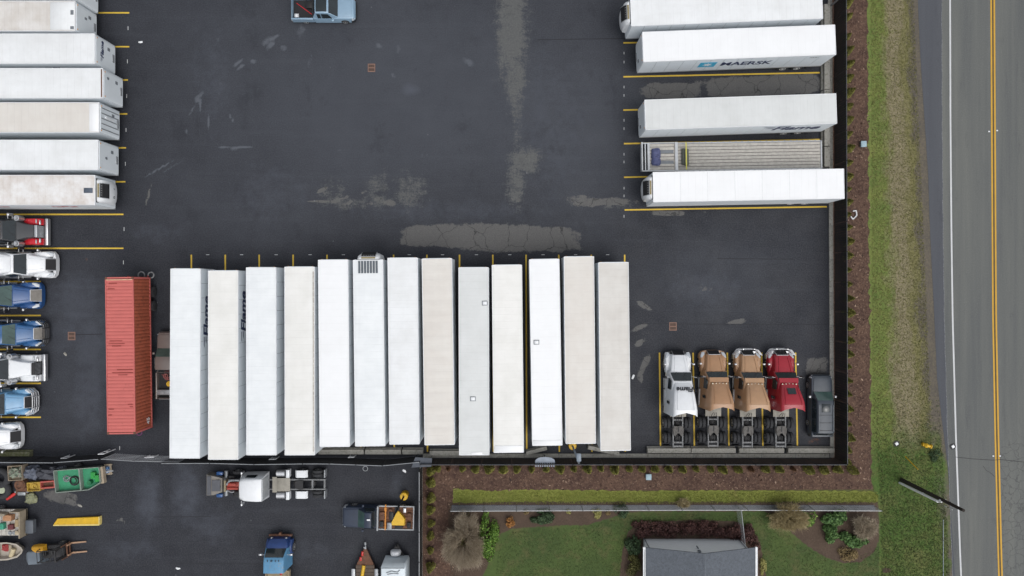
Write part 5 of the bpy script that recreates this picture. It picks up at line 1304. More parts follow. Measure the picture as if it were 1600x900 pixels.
part('side_wall', wl, M_GREYG, gt_); part('divider', MB().box(.2,.3,-.95,.95,.7,1.18), M_GREYG, gt_); part('tail_board', MB().box(2.0,2.3,-.6,.9,.6,1.0), M('timber_tan', D(170,156,136), .9), gt_)
part('drawbar', MB().box(2.2,3.0,.3,.42,.55,.65), M_STEEL, gt_); wheel(gt_, -.3, 1.16, .34, .2); wheel(gt_, -.3, -1.16, .34, .2)
def gtp(x, y, z): c, s = math.cos(.1), math.sin(.1); return (gx + x*c - y*s, gy + x*s + y*c, z)
solo('hose_coil', MB().torus((0,0,.05),.42,.04).torus((.05,.02,.12),.36,.04).torus((-.04,.03,.19),.3,.04), M_DARK, 'dark hose coil lying in the green trailer', 'hose', gtp(-.5,-.15,.73))
solo('wire_coil', MB().torus((0,0,.05),.28,.03).torus((.1,0,.1),.22,.03).tube([(-.3,.2,.1),(.1,-.1,.2),(.4,.2,.1)],.03), M_STEEL, 'pale wire coil near the closed end of the green trailer', 'wire', gtp(-1.2,.1,.73))
for i, (x, y, lab) in enumerate(((1.35,.2,'bright green crate, left one in the green trailer'),(1.7,-.1,'bright green crate beside the tail board of the green trailer'))):
    solo('green_crate', MB().bevbox(-.2,.2,-.3,.3,0,.3,.02).box(-.15,.15,-.25,.25,.28,.32), M('crate_green', D(40,150,66), .5), lab, 'crate', gtp(x,y,.73), .2*i)
solo('green_barrel', MB().cyl((0,0,0),(0,0,.4),.2), M('barrel_green', D(30,110,70), .5), 'dark green barrel standing in the green trailer', 'barrel', gtp(1.0,-.4,.73))
x, y = gp(170, 733)
pt = thing('timber_pallet', 'tan timber pallet leaning at the end of the green trailer', 'pallet', (x, y, 0), .05)
for i in range(5): part('plank', MB().bevbox(-.35+.14*i,-.23+.14*i,-.5,.5,.1,.13,.005), M('timber_tan', None), pt)
part('bearer', MB().box(-.35,.35,-.45,-.37,0,.1).box(-.35,.35,.37,.45,0,.1), M('timber_tan', None), pt)
solo('blue_bag', lump(.28,.32,.3,21), M('bag_blue', D(60,120,180), .6, col2=D(220,226,230), amt=.7), 'blue and white bag on the tan pallet', 'bag', (x-.1, y, .13))
# junk heap at the left
def at(px, py, z=0): a = W(px, py, z); return (a[0], a[1], 0)
M_TARPD = M('dark_tarp', D(66,68,76), .6, var=.35, scale=4)
solo('tarp_heap', lump(1.1,.62,.8,31,18,6,.18), M_TARPD, 'dark tarp heap beside the green trailer', 'tarp', at(74,738.5,.5))
solo('tarp_heap', lump(.7,.65,.75,32,16,6,.18), M('grey_tarp', D(92,98,112), .6, var=.35, scale=4), 'grey tarp heap left of the dark tarp', 'tarp', at(48,739,.5))
solo('speckled_bag', lump(.4,.35,.6,33,12,5,.2), M('speckled_cloth', D(70,78,100), .7, var=.2, scale=6, col2=D(220,222,226), amt=.7), 'dark and white speckled bag at the corner of the green trailer', 'bag', at(93,735,.4))
cs = thing('crate_stack', 'wooden crate with mixed goods near the large tyres', 'crate', at(27,738,.5), .05)
part('box', MB().box(-.6,.6,-.68,-.62,0,.8).box(-.6,.6,.62,.68,0,.8).box(-.66,-.6,-.68,.68,0,.8).box(.6,.66,-.68,.68,0,.8).box(-.6,.6,-.62,.62,.0,.5), M('crate_wood', D(150,136,118), .9, var=.2), cs)
part('goods', lump(.5,.52,.45,35,14,5,.3), M('mixed_goods', D(120,134,118), .8, var=.4, scale=5, col2=D(200,160,160), amt=.6), cs, (0,0,.5))
rf_ = thing('steel_rack', 'faded red steel frame lying below the tarp heaps', 'frame', at(75,757,.4), .08)
part('rail', MB().box(-.7,.7,.22,.34,0,.5).box(-.7,.7,-.34,-.22,0,.5).box(-.7,-.58,-.22,.22,0,.5).box(.58,.7,-.22,.22,0,.5), M('faded_red', D(184,92,84), .7, var=.12), rf_); part('tray', MB().box(-.58,.58,-.22,.22,0,.15), M_RUST, rf_)
solo('yellow_crate', MB().box(-.6,.6,-.4,-.34,0,.55).box(-.6,.6,.34,.4,0,.55).box(-.6,-.54,-.34,.34,0,.55).box(.54,.6,-.34,.34,0,.55).box(-.54,.54,-.34,.34,0,.3).torus((0,0,.4),.2,.05), M('dull_yellow', D(190,160,66), .7, var=.2, col2=D(110,84,50), amt=.6), 'dull yellow crate full of scrap beside the red frame', 'crate', at(54,760,.4), .05)
mm = thing('rusty_machine', 'rusty machine part between crate and yellow crate', 'machine', at(33,757,.4))
part('body', MB().cyl((0,.0,0),(0,0,.6),.5,n=14).bevbox(-.5,.5,-.9,-.3,0,.45,.06).torus((0,0,.62),.35,.08), M_RUST, mm); part('flange', MB().cyl((-.6,-.7,.3),(.6,-.7,.3),.12).bevbox(-.2,.5,-.95,-.65,.45,.6,.03), M_STEEL, mm)
solo('red_canister', MB().cyl((-.45,0,.15),(.35,0,.15),.15,n=12).cyl((.35,0,.15),(.5,0,.15),.15,.06,n=12), M('canister_red', D(212,56,54), .5), 'red canister lying below the junk heap', 'canister', at(18,775,.1), .6)
solo('scrap_heap', lump(.5,.45,.35,41,12,5,.35), M('mixed_scrap', D(130,134,110), .8, var=.4, scale=6, col2=D(200,190,90), amt=.5), 'small greenish scrap heap below the yellow crate', 'scrap', at(49,778,.1))
for i, (px, py, r_, z_) in enumerate(((0,747,.95,.0),(2,766,.85,.0))):
    t = thing('large_tyre', ['large black tyre lying at the left edge, upper one','large black tyre with pale rim lying at the left edge, lower one'][i], 'tyre', at(px, py, .5)); 
    part('tread', MB().torus((0,0,.42),r_*.72,r_*.3,24,10), M_TYRE, t)
    if i: part('rim', MB().cyl((0,0,.2),(0,0,.5),.36,.32,n=16), M('rim_green', D(176,184,160), .6), t)
# trailer loaded with boxes
gx, gy = gp(10, 812)
bxr = thing('cargo_trailer', 'low flat trailer loaded with boxes at the left edge', 'trailer', (gx, gy, 0), 0)
part('deck', MB().bevbox(-2.9,2.3,-1.2,1.2,.5,.7,.03), M('deck_grey', D(120,116,108), .85, var=.2), bxr)
for i in range(12): part('plank', MB().bevbox(-2.85+.42*i,-2.46+.42*i,-1.19,1.19,.702,.735,.008), M_WOOD, bxr)
part('end_board', MB().box(2.2,2.3,-1.2,1.2,.5,1.5).box(1.4,2.2,1.14,1.2,.7,1.5), M('tan_board', D(160,148,128), .9), bxr); part('tool_box', MB().bevbox(2.5,3.2,-.9,.3,.6,1.1,.05).box(2.3,2.5,-.3,-.2,.55,.65), M('dull_blue_grey', D(92,98,106), .6), bxr)
wheel(bxr, -.2, 1.3, .36, .2); wheel(bxr, -.2, -1.3, .36, .2)
BX = [(.95,.55,.55,.4,.5,(176,130,96),'brown cardboard box'),(.35,-.25,.3,.42,.4,(64,150,122),'green box'),(-.85,.75,.6,.35,.4,(214,216,216),'white box at the upper edge'),(-.35,-.75,.4,.3,.35,(206,210,214),'white bin'),(-1.2,-.95,.45,.25,.3,(226,228,230),'flat white box at the lower edge'),(.3,.9,.7,.16,.6,(150,140,124),'long tan board box'),(1.85,.1,.22,.5,.55,(168,148,116),'tan upright box near the end board'),(-.7,.1,.45,.3,.3,(96,100,104),'grey case'),(1.1,-.35,.35,.35,.3,(110,58,62),'maroon box'),(1.75,-.85,.28,.25,.35,(190,176,150),'small pale tan box')]
for x, y, sx, sy, sz, c_, n_ in BX:
    solo('cargo_box', MB().bevbox(-sx/2*1.4,sx/2*1.4,-sy/2*1.3,sy/2*1.3,0,sz,.02).box(-sx*.5,sx*.5,-.02,.02,sz,sz+.012), M('box_%d_%d' % (c_[0], c_[1]), D(*c_), .8, var=.1), n_ + ' on the loaded trailer at the left edge', 'box', (gx+x, gy+y, .737), random.uniform(-.1,.1), 'boxes on the loaded trailer')
solo('red_tube', MB().cyl((-.5,-.3,.08),(.5,.35,.08),.07), M('canister_red', None), 'red tube lying among the boxes on the loaded trailer', 'tube', (gx-.35, gy+.2, 1.05))
for i in (0,1): solo('speaker_coil', MB().torus((0,0,.05),.13,.05).cyl((0,0,0),(0,0,.06),.09), M_STEEL, ['left grey ring','right grey ring'][i] + ' at the lower right of the loaded trailer', 'ring', (gx+.9+.38*i, gy-.95, .737), 0, 'grey rings on the loaded trailer')
# beached dinghy
gx, gy = gp(10, 857)
bo = thing('dinghy', 'beige dinghy with cargo pointing right at the left edge', 'boat', (gx, gy, 0), .05)
out = [(-2.2,-.82),(.6,-.82),(1.5,-.62),(1.95,-.25),(2.05,0),(1.95,.25),(1.5,.62),(.6,.82),(-2.2,.82)]
part('hull', MB().loft([[(x*.88, y*.7, .15) for x, y in out], [(x, y, .75) for x, y in out], [(x*.93, y*.84, .75) for x, y in out], [(x*.86, y*.7, .35) for x, y in out]]), M('hull_beige', D(178,170,158), .6, var=.12), bo)
part('seat', MB().box(-.6,-.25,-.65,.65,.58,.64).box(.7,.95,-.5,.5,.58,.64), M('tan_board', None), bo); part('keel_block', MB().box(-1.5,-1.2,-.7,.7,0,.2).box(.9,1.2,-.5,.5,0,.2), M_WOOD, bo)
solo('life_vest', lump(.35,.3,.25,51,12,5,.25), M('vest_red', D(160,60,60), .7), 'red vest lying in the beige dinghy', 'vest', (gx+.3, gy+.25, .37))
solo('canvas_roll', MB().cyl((-.1,-.4,.2),(.15,.3,.2),.2,n=12), M('canvas_beige', D(196,182,150), .9), 'beige canvas roll in the dinghy bow', 'roll', (gx+.95, gy-.1, .37))
solo('tan_plank', MB().bevbox(-.25,.25,-.9,.9,0,.08,.01), M('timber_tan', None), 'tan board across the stern of the dinghy', 'board', (gx-1.1, gy, .76))
# yellow steel ramp
gx, gy = gp(121, 812.5)
yr = thing('yellow_ramp', 'yellow steel ramp lying on the asphalt', 'ramp', (gx, gy, 0), .02)
part('plate', MB().loft([[(-2.15,-.36,0),(2.2,-.3,0),(2.2,.34,0),(-1.75,.2,0)],[(-2.15,-.36,.12),(2.2,-.3,.34),(2.2,.34,.34),(-1.75,.2,.12)]]), M_YSTEEL, yr)
part('side_lip', MB().loft([[(-2.16,-.46,0),(-2.16,-.36,0),(-2.16,-.36,.14),(-2.16,-.46,.14)],[(2.22,-.42,0),(2.22,-.3,0),(2.22,-.3,.38),(2.22,-.42,.38)]]).box(2.16,2.26,-.3,.36,0,.37), M('pale_yellow', D(232,210,130), .6), yr)
# forklift
gx, gy = gp(93, 857)
fk = thing('forklift', 'grey and yellow forklift with bare tan forks pointing right', 'forklift', (gx, gy, 0), .08)
part('counterweight', MB().loft([sec(-2.3,.9,.85,.3,1.1,.15,.02,-.25), sec(-2.0,1.25,1.2,.25,1.35,.12,.02,-.25), sec(-.9,1.25,1.2,.25,1.35,.1,.02,-.25)]), M('forklift_grey', D(104,114,124), .6, var=.12), fk)
part('hood', MB().loft([sec(-1.7,.5,.4,.9,1.2,.15,.05,.55), sec(-1.2,.7,.6,.9,1.5,.2,.06,.52), sec(-.5,.6,.5,.9,1.45,.2,.05,.5)]), M('forklift_yellow', D(214,160,44), .5, var=.15), fk)
part('chassis', MB().bevbox(-2.0,1.0,-.55,.6,.25,.8,.05), M_DARK, fk)
part('overhead_guard', MB().tube([(-.8,-.5,1.0),(-.7,-.5,2.0),(.5,-.45,2.0),(.8,-.45,.8)], .04).tube([(-.8,.55,1.0),(-.7,.55,2.0),(.5,.5,2.0),(.8,.5,.8)], .04).tube([(-.7,-.5,2.0),(-.7,.55,2.0)], .03).tube([(-.3,-.5,2.0),(-.3,.55,2.0)], .03).tube([(.1,-.5,2.0),(.1,.55,2.0)], .03).tube([(.5,-.5,2.0),(.5,.55,2.0)], .03), M_DARK, fk)
part('seat', MB().bevbox(-.5,0,-.25,.25,.8,1.0,.06).bevbox(-.6,-.45,-.25,.25,1.0,1.45,.05), M_BLACK, fk); part('steering_wheel', MB().torus((.35,.05,1.25),.16,.02).cyl((.35,.05,.8),(.35,.05,1.25),.03), M_BLACK, fk)
ms = part('mast', MB().box(.95,1.12,-.5,-.38,.1,2.2).box(.95,1.12,.42,.54,.1,2.2).box(.98,1.1,-.38,.42,1.0,1.1).box(.98,1.1,-.38,.42,2.1,2.2), M_DARK, fk)
part('carriage', MB().box(1.14,1.24,-.62,.68,.3,.42).box(1.14,1.24,-.62,.68,.7,.8).box(1.14,1.2,-.6,-.5,.3,1.5).box(1.14,1.2,.55,.65,.3,1.5), M_RUST, ms)
for y in (-.42,.48): part('fork', MB().loft([[(1.25,y-.07,.12),(1.25,y+.07,.12),(1.25,y+.07,.22),(1.25,y-.07,.22)],[(2.6,y-.06,.12),(2.6,y+.06,.12),(2.6,y+.06,.15),(2.6,y-.06,.15)]]).box(1.24,1.32,y-.07,y+.07,.12,.8), M('fork_tan', D(176,142,116), .6, var=.15), ms)
for s in (-1,1): wheel(fk, .6, s*.62, .34, .24); wheel(fk, -1.6, s*.6-.1, .3, .2)
for i, (px, py) in enumerate(((1545.5,205.5),(1558,204),(1552,712.5),(1562.5,712.5))):
    x, y = W(px, py); solo('road_stud', MB().loft([[(-.08,-.06,0),(.08,-.06,0),(.08,.06,0),(-.08,.06,0)],[(-.04,-.05,.03),(.04,-.05,.03),(.04,.05,.03),(-.04,.05,.03)]]), M_WHITE, 'white road stud at the %s of the double yellow line, %s pair' % (('left','right')[i%2], ('upper','lower')[i//2]), 'road stud', (x, y, .008), 0, 'white road studs')
# loose litter on the asphalt
for px, py, lab in ((632,736,'white scrap near the lower fence corner'),(278,888,'white scrap at the bottom left of the yard'),(125,790,'pale stone by the junk heap'),(220,66,'tiny white scrap right of the upper left trailers'),(989,589,'white scrap beside the last bottom row trailer'),(102,553,'pale flat stone below the drain grate')):
    x, y = W(px, py); solo('litter_scrap', lump(.2,.1,.06,px,8,3,.3), M_WHITE if 'white' in lab else M_CONC, lab, 'litter', (x, y, .002), px*.7, 'litter scraps')
x, y = W(571,732); solo('steel_ring', MB().torus((0,0,.05),.22,.03), M_WIRE, 'steel ring on the ground below the lower fence', 'ring', (x, y, 0))

# ------------------------------------------------------------------ house
xw0, xw1 = 12.1, 21.0; xr0, xr1 = 11.75, 21.5; xm = 16.6; yN = -23.15; yR = -22.9; yS = -36.0
hs_ = thing('house', 'small house with grey shingle gable roof at the bottom edge', 'house', (xm, -29.5, 0))
O = Vector((xm, -29.5, 0))
M_WALL = M('pale_siding', D(244,248,250), .6, var=.04); M_SHING = M('grey_shingle', D(98,104,112), .9, var=.22, scale=5, col2=D(74,78,86), amt=.6, bump=.4)
ez, rz_ = 2.75, 4.15
def hz(x): return rz_ - (rz_-ez)*abs(x-xm)/((xr1-xr0)/2)
nb = 17
for i in range(nb):
    z0_, z1_ = rz_*i/nb, rz_*(i+1)/nb
    def half(z): return max(.02, min((xw1-xw0)/2, (rz_-.12-z)/(rz_-ez)*(xr1-xr0)/2))
    a, b = half(z0_), half(z1_-.01)
    if z1_ > rz_-.1: continue
    m = (xw0+xw1)/2 - xm
    part('siding_board', MB().loft([[(m-a,yN-.12+6.35+.12-.0+29.5-6.35-29.5+29.5,z0_+.004),(m+a,yN+29.5,z0_+.004),(m+a,yN+29.5-.1,z0_+.004),(m-a,yN+29.5-.1,z0_+.004)],
        [(m-b,yN+29.5-.03,z1_),(m+b,yN+29.5-.03,z1_),(m+b,yN+29.5-.1,z1_),(m-b,yN+29.5-.1,z1_)]]), M_WALL, hs_)
part('wall', MB().box(xw0-xm,xw1-xm,yS+29.5,yN+29.5-.11,0,2.6), M_WALL, hs_)
rf = part('roof', MB().loft([[(xr0-xm,y,ez-.1),(0,y,rz_-.1),(xr1-xm,y,ez-.1),(xr1-xm,y,ez),(0,y,rz_),(xr0-xm,y,ez)] for y in (yS+29.5, yR+29.5)]), M_SHING, hs_)
sg = MB(); hwid = (xr1-xr0)/2; nrow = 34
for s in (-1,1):
    for i in range(nrow):
        u0, u1 = i/nrow, (i+1)/nrow
        y = yR+29.5-.01; k = 0
        while y > yS+29.5+.3:
            w_ = .33; j = random.uniform(0,.012)
            off = (.165 if i % 2 else 0)
            ya, yb = y-off, y-off-w_+.012
            xa, xb = s*hwid*u0, s*hwid*(u1+.006)
            za, zb = rz_-(rz_-ez)*u0, rz_-(rz_-ez)*(u1+.006)
            sg.add([(xa,ya,za+.008),(xa,yb,za+.008),(xb,yb,zb+.02+j),(xb,ya,zb+.02+j),(xb,yb,zb),(xb,ya,zb)], [(0,1,2,3) if s < 0 else (3,2,1,0), (3,2,4,5) if s < 0 else (5,4,2,3)])
            y -= w_
so = part('shingle', sg.mesh('shingle', M_SHING, False), M_SHING, rf); so['kind'] = 'stuff'
part('ridge_cap', MB().loft([[(-.13,y,rz_-.01),(0,y,rz_+.045),(.13,y,rz_-.01),(0,y,rz_-.02)] for y in (yS+29.5, yR+29.5)]), M_SHING, rf)
for s, xe in ((-1, xr0), (1, xr1)):
    part('gutter', MB().box(*sorted((xe-xm, xe-xm+s*.13)), yS+29.5, yR+29.5+.02, ez-.16, ez-.02).box(*sorted((xe-xm+s*.13, xe-xm+s*.17)), yS+29.5, yR+29.5+.02, ez-.16, ez+.03).box(*sorted((xe-xm-.02, xe-xm+.02)), yS+29.5, yR+29.5+.02, ez-.02, ez+.05), M_WHITE, hs_)
part('vent_pipe', MB().cyl((-.15,6.5,2.2),(-.15,6.5,2.7),.06,n=8).bevbox(-.3,-.05,6.36,6.5,3.0,3.3,.02), M_JOINT, hs_)
part('downpipe', MB().cyl((xw0-xm+.1,yN+29.5+.06,0),(xw0-xm+.1,yN+29.5+.06,2.6),.04,n=8).cyl((xw1-xm-.2,yN+29.5+.06,0),(xw1-xm-.2,yN+29.5+.06,2.6),.04,n=8), M_JOINT, hs_)

# ------------------------------------------------------------------ plants
def leaf_mat(name, a, b, c, rough=.75):
    t = NT(name); o = t.obj(); w = t.rnd()
    at_ = t.t.nodes.new('ShaderNodeAttribute'); at_.attribute_name = 'rnd'
    k = t.math('ADD', t.math('MULTIPLY', at_.outputs['Fac'], .6), t.math('MULTIPLY', t.noise(o, 1.6, 3, .6, w), .5))
    col = t.mix(t.step(k, .2, .6), a, b); col = t.mix(t.step(k, .65, .95), col, c)
    return t.out(col, rough)
def quads_mesh(name, V, rnd, mat):
    n = len(V)//4; me = bpy.data.meshes.new(name)
    me.vertices.add(len(V)); me.vertices.foreach_set('co', V.astype(np.float32).ravel())
    me.loops.add(len(V)); me.loops.foreach_set('vertex_index', np.arange(len(V), dtype=np.int32))
    me.polygons.add(n); me.polygons.foreach_set('loop_start', np.arange(0, len(V), 4, dtype=np.int32))
    me.update(); me.validate()
    a = me.attributes.new('rnd', 'FLOAT', 'FACE'); a.data.foreach_set('value', rnd.astype(np.float32))
    me.materials.append(mat); return me
def leaves(C, N_, size, asp=.55, tilt=.7, g=rng):
    n = len(C)
    nr = N_ + g.normal(0, tilt, (n,3)); nr /= np.linalg.norm(nr, axis=1)[:,None]+1e-9
    u = np.cross(nr, g.normal(0,1,(n,3))); u /= np.linalg.norm(u, axis=1)[:,None]+1e-9
    v = np.cross(nr, u); s = size*g.uniform(.6,1.35,(n,1))
    V = np.stack([C-u*s, C-v*s*asp, C+u*s, C+v*s*asp], 1)
    return V.reshape(-1,3)
def bush_mesh(name, rx, ry, h, n, size, mat, clumps=14, g=rng):
    K = g.normal(0,1,(clumps,3)); K[:,2] = np.abs(K[:,2])*.9; K /= np.linalg.norm(K, axis=1)[:,None]
    K = np.vstack([K, [[0,0,1]]]); r = g.uniform(.26,.46,len(K))
    c = K*.66; c[:,2] = np.maximum(c[:,2], .18)
    idx = g.integers(0, len(K), n)
    dd = g.normal(0,1,(n,3)); dd[:,2] += .35; dd /= np.linalg.norm(dd, axis=1)[:,None]
    P = c[idx] + dd*(r[idx]*g.uniform(.55,1.05,n)**.5)[:,None]
    P[:,2] = np.maximum(P[:,2], .03)
    C = P*np.array([rx, ry, h*.88])
    return quads_mesh(name, leaves(C, dd, size, g=g), g.uniform(0,1,n), mat)
def shrub(label, px, py, rx, ry, h, mat, n=1500, size=.09, group=None, name='shrub', clumps=14, seed=0):
    g = np.random.default_rng(1000+seed+int(px)); x, y = W(px, py, h*.5)
    t = thing(name, label, 'shrub', (x, y, 0), 0, group)
    part('foliage', bush_mesh('foliage', rx, ry, h, n, size, mat, clumps, g), mat, t)
    sm = MB()
    for i in range(5):
        a = i*1.26; sm.cyl((0,0,0),(rx*.45*math.cos(a), ry*.45*math.sin(a), h*.6), .035, .015, 5)
    part('stem', sm, M('bark_brown', D(84,68,56), .9), t)
    return t
def twig_mesh(rx, ry, h, n, mat, g, w=.026):
    V = []; rn = []
    for i in range(n):
        a = g.uniform(0, 2*math.pi); rr = g.uniform(.15,1)**.6*(.86 + .13*math.sin(3*a+n) + .09*math.sin(7*a+2*n) + .05*math.sin(13*a)); e = np.array([rx*rr*math.cos(a), ry*rr*math.sin(a), h*(.35+.65*math.sqrt(max(0,1-rr*rr*.85)))*g.uniform(.75,1.05)])
        b0 = np.array([e[0]*g.uniform(.1,.4), e[1]*g.uniform(.1,.4), h*g.uniform(.05,.35)])
        mid = b0*.45 + e*.55 + g.normal(0,.12,3)
        for p, q, w0, w1 in ((b0, mid, w, w*.7), (mid, e, w*.7, w*.2)):
            d = q-p; s = np.cross(d, g.normal(0,1,3)); s /= np.linalg.norm(s)+1e-9
            V += [p-s*w0, p+s*w0, q+s*w1, q-s*w1]; rn.append(g.uniform())
            if q is e:
                for k in range(2):
                    e2 = p + d*g.uniform(.4,.8) ; tip = e2 + d*.35 + g.normal(0,.16,3)
                    V += [e2-s*w0*.5, e2+s*w0*.5, tip+s*w1*.5, tip-s*w1*.5]; rn.append(g.uniform())
    return quads_mesh('twigs', np.array(V), np.array(rn), mat)
def twig_shrub(label, px, py, rx, ry, h, mat, n, seed, name='bare_shrub', inner=None):
    g = np.random.default_rng(seed); x, y = W(px, py, h*.5)
    t = thing(name, label, 'shrub', (x, y, 0))
    part('twigs', twig_mesh(rx, ry, h, n, mat, g), mat, t)
    sm = MB()
    for i in range(8):
        a = i*.785; sm.tube([(0,0,0),(rx*.2*math.cos(a), ry*.2*math.sin(a), h*.4),(rx*.5*math.cos(a+.3), ry*.5*math.sin(a+.3), h*.75)], .05, 6)
    part('trunk', sm, M('bark_grey', D(96,86,72), .9), t)
    if inner: part('foliage', bush_mesh('foliage', rx*.8, ry*.8, h*.7, inner[1], .07, inner[0], 10, g), inner[0], t)
    return t
L_THUJA = leaf_mat('thuja_leaf', D(80,84,38), D(122,120,52), D(168,162,74))
L_THUJA2 = leaf_mat('thuja_brown', D(92,62,42), D(112,78,52), D(128,96,62))
L_RHODO = leaf_mat('rhododendron_leaf', D(54,84,44), D(90,126,66), D(136,166,100))
L_BRIGHT = leaf_mat('bright_leaf', D(62,92,30), D(98,136,46), D(146,176,80))
L_DARKG = leaf_mat('dark_green_leaf', D(46,62,42), D(64,88,56), D(94,118,76))
L_RED = leaf_mat('barberry_leaf', D(64,42,42), D(92,60,56), D(126,88,78))
L_ORANGE = leaf_mat('orange_leaf', D(140,92,48), D(176,122,64), D(204,156,96))
L_TANL = leaf_mat('tan_leaf', D(110,92,60), D(146,126,84), D(176,158,116))
L_YELL = leaf_mat('yellow_green_leaf', D(140,136,72), D(168,164,96), D(196,190,126))
L_TWIG = leaf_mat('grey_twig', D(146,132,112), D(184,170,148), D(214,202,184))
L_TWIGB = leaf_mat('tan_twig', D(142,128,92), D(182,166,124), D(208,194,156))
L_OLIVE = leaf_mat('olive_leaf', D(74,76,40), D(104,102,54), D(132,128,76))
ORD = 'first second third fourth fifth sixth seventh eighth ninth tenth eleventh twelfth thirteenth fourteenth fifteenth sixteenth seventeenth eighteenth nineteenth twentieth'.split()
TENS = {2: 'twenty', 3: 'thirty'}
def ordinal(n): return ORD[n-1] if n <= 20 else ('thirtieth' if n == 30 else TENS[n//10] + '-' + ORD[n%10-1])
# arborvitae rows
def cone_mesh(seed, mat):
    g = np.random.default_rng(seed); n = 900
    z = g.uniform(0,1,n)**.8; a = g.uniform(0,2*math.pi,n); r = .46*(1-z)**.75*np.minimum(1,.45+z*4)*(.78+.22*g.uniform(0,1,n))*(1+.12*np.sin(3*a+seed))
    C = np.stack([r*np.cos(a), r*np.sin(a), .08+z*1.45], 1)
    N_ = np.stack([np.cos(a), np.sin(a), np.full(n,.5)], 1)
    return quads_mesh('foliage', leaves(C, N_, .075, .6, .5, g), g.uniform(0,1,n), mat)
cones = [cone_mesh(s, L_THUJA) for s in range(5)]; brown = cone_mesh(9, L_THUJA2)
stem = MB().cyl((0,0,0),(0,0,.6),.04,.02,6).mesh('trunk', M('bark_brown', D(84,68,56), .9))
def arbor(px, py, label, group, dead=False, hs=1.0):
    x, y = W(px, py)
    t = thing('columnar_shrub', label, 'shrub', (x, y, 0), random.uniform(0,6.28), group)
    s = random.uniform(.74,1.16)*hs
    o = part('foliage', brown if dead else random.choice(cones), None, t); o.scale = (s*random.uniform(.92,1.08), s*random.uniform(.92,1.08), s*random.uniform(.9,1.15))
    part('trunk', stem, None, t)
for i_, y in enumerate((8,30,60,82,104,126,147,169,190,212,234,256,278,297,317,336,356,378,400,422,444,466,488,510,531,552,572,593,614,637,660,681,701,720)):
    arbor(1320.5 + random.uniform(-1,1.2), y, '%s small pointed evergreen from the top in the row along the right fence' % ordinal(i_+1), 'evergreens along the right fence')
for i_, x in enumerate((684,722,743,765,787,808,831,853,874,896,917,939,960,982,1002,1022,1044,1065,1086,1108,1128,1150,1193,1215,1260,1283,1306,1327)):
    arbor(x + random.uniform(-1,1), 731.5 + random.uniform(-.8,.8), '%s small green evergreen from the left in the row below the lower fence' % ordinal(i_+1), 'evergreens below the lower fence')
arbor(1172,732,'withered brown evergreen in the row below the lower fence, left one','evergreens below the lower fence',True,.7); arbor(1238,732,'withered brown evergreen in the row below the lower fence, right one','evergreens below the lower fence',True,.7)
arbor(701,732,'withered brown evergreen near the corner of the lower fence','evergreens below the lower fence',True,.6)
for i_, y in enumerate((734,752,776,795,816,835,858,882)): arbor(674 + random.uniform(-.8,.8), y, '%s small evergreen from the top in the column beside the lower yard fence' % ordinal(i_+1), 'evergreens beside the lower yard fence')
twig_shrub('large bare grey twiggy bush beside the end of the garden fence', 725, 846, 2.15, 2.85, 3.0, L_TWIG, 5200, 3, inner=(L_OLIVE, 900))
shrub('bright green leafy bush hugging the large bare bush', 761, 840, 1.05, 2.3, 1.9, L_BRIGHT, 2600, .1, name='leafy_bush')
shrub('small round orange bush in the left garden bed', 797, 817, .5, .52, .8, L_ORANGE, 900, .07)
shrub('low dark green hedge block in the left garden bed', 846, 809, 1.3, .75, 1.0, L_DARKG, 2600, .08, name='hedge')
shrub('pale yellow tuft shrub near the middle of the garden fence', 932.5, 803, .5, .52, .7, L_YELL, 900, .06)
shrub('tiny yellow tuft by the garden fence right of the hedge', 889, 800, .25, .25, .4, L_YELL, 350, .05)
shrub('loose grey green shrub growing over the garden fence', 971, 800, .75, .7, 1.3, L_DARKG, 900, .07)
shrub('tiny grey tuft beside the loose green shrub', 950, 802, .3, .25, .4, L_TANL, 350, .05)
shrub('tiny pale tuft left of the dark hedge', 822, 801, .22, .3, .5, L_TANL, 300, .05)
x0_, x1_ = 984, 1172
for i, (px, py, rx, ry) in enumerate(((1000,829,1.0,.9),(1024,828,1.1,.85),(1048,828,1.1,.85),(1074,827,1.1,.85),(1100,827,1.1,.85),(1126,828,1.1,.9),(1149,830,1.0,.9),(1168,838,.9,1.1))):
    shrub('%s dark red barberry shrub from the left in the hedge above the house' % ordinal(i+1), px, py, rx, ry, .95, L_RED, 1700, .075, 'barberry hedge above the house', 'barberry_shrub', 12)
shrub('dark red barberry shrub at the right corner of the house', 1180, 853, .6, 1.0, .8, L_RED, 1000, .07, name='barberry_shrub')
shrub('dark green shrub at the left wall of the house, upper one', 990, 854, .8, 1.0, 1.3, L_DARKG, 1700, .085)
shrub('dark olive shrub at the left wall of the house, lower one', 988, 884, .85, 1.1, 1.3, L_OLIVE, 1700, .085)
shrub('small yellow green shrub right of the house gutter', 1193, 885, .35, 1.0, .6, L_YELL, 700, .06)
twig_shrub('tan twiggy bush overhanging the right garden fence', 1231, 808, 2.1, 1.4, 2.0, L_TWIGB, 3000, 5, inner=(L_TANL, 900))
shrub('olive green bush right of the tan twiggy bush', 1262, 811, .95, .85, 1.5, L_BRIGHT, 1700, .09, name='leafy_bush')
shrub('wide glossy green rhododendron under the right garden fence', 1304, 810, 1.4, .75, 1.4, L_RHODO, 2300, .11, name='leafy_bush')
shrub('round glossy green rhododendron left of the tan grass bush', 1299, 836, .8, .85, 1.3, L_RHODO, 1700, .11, name='leafy_bush')
twig_shrub('pale tan grassy bush near the right end of the garden bed', 1350, 823, 1.25, 1.2, 1.5, L_TWIG, 2200, 6)
shrub('glossy green rhododendron below the pale tan bush', 1341, 847, 1.2, .7, 1.3, L_RHODO, 2000, .11, name='leafy_bush', seed=3)
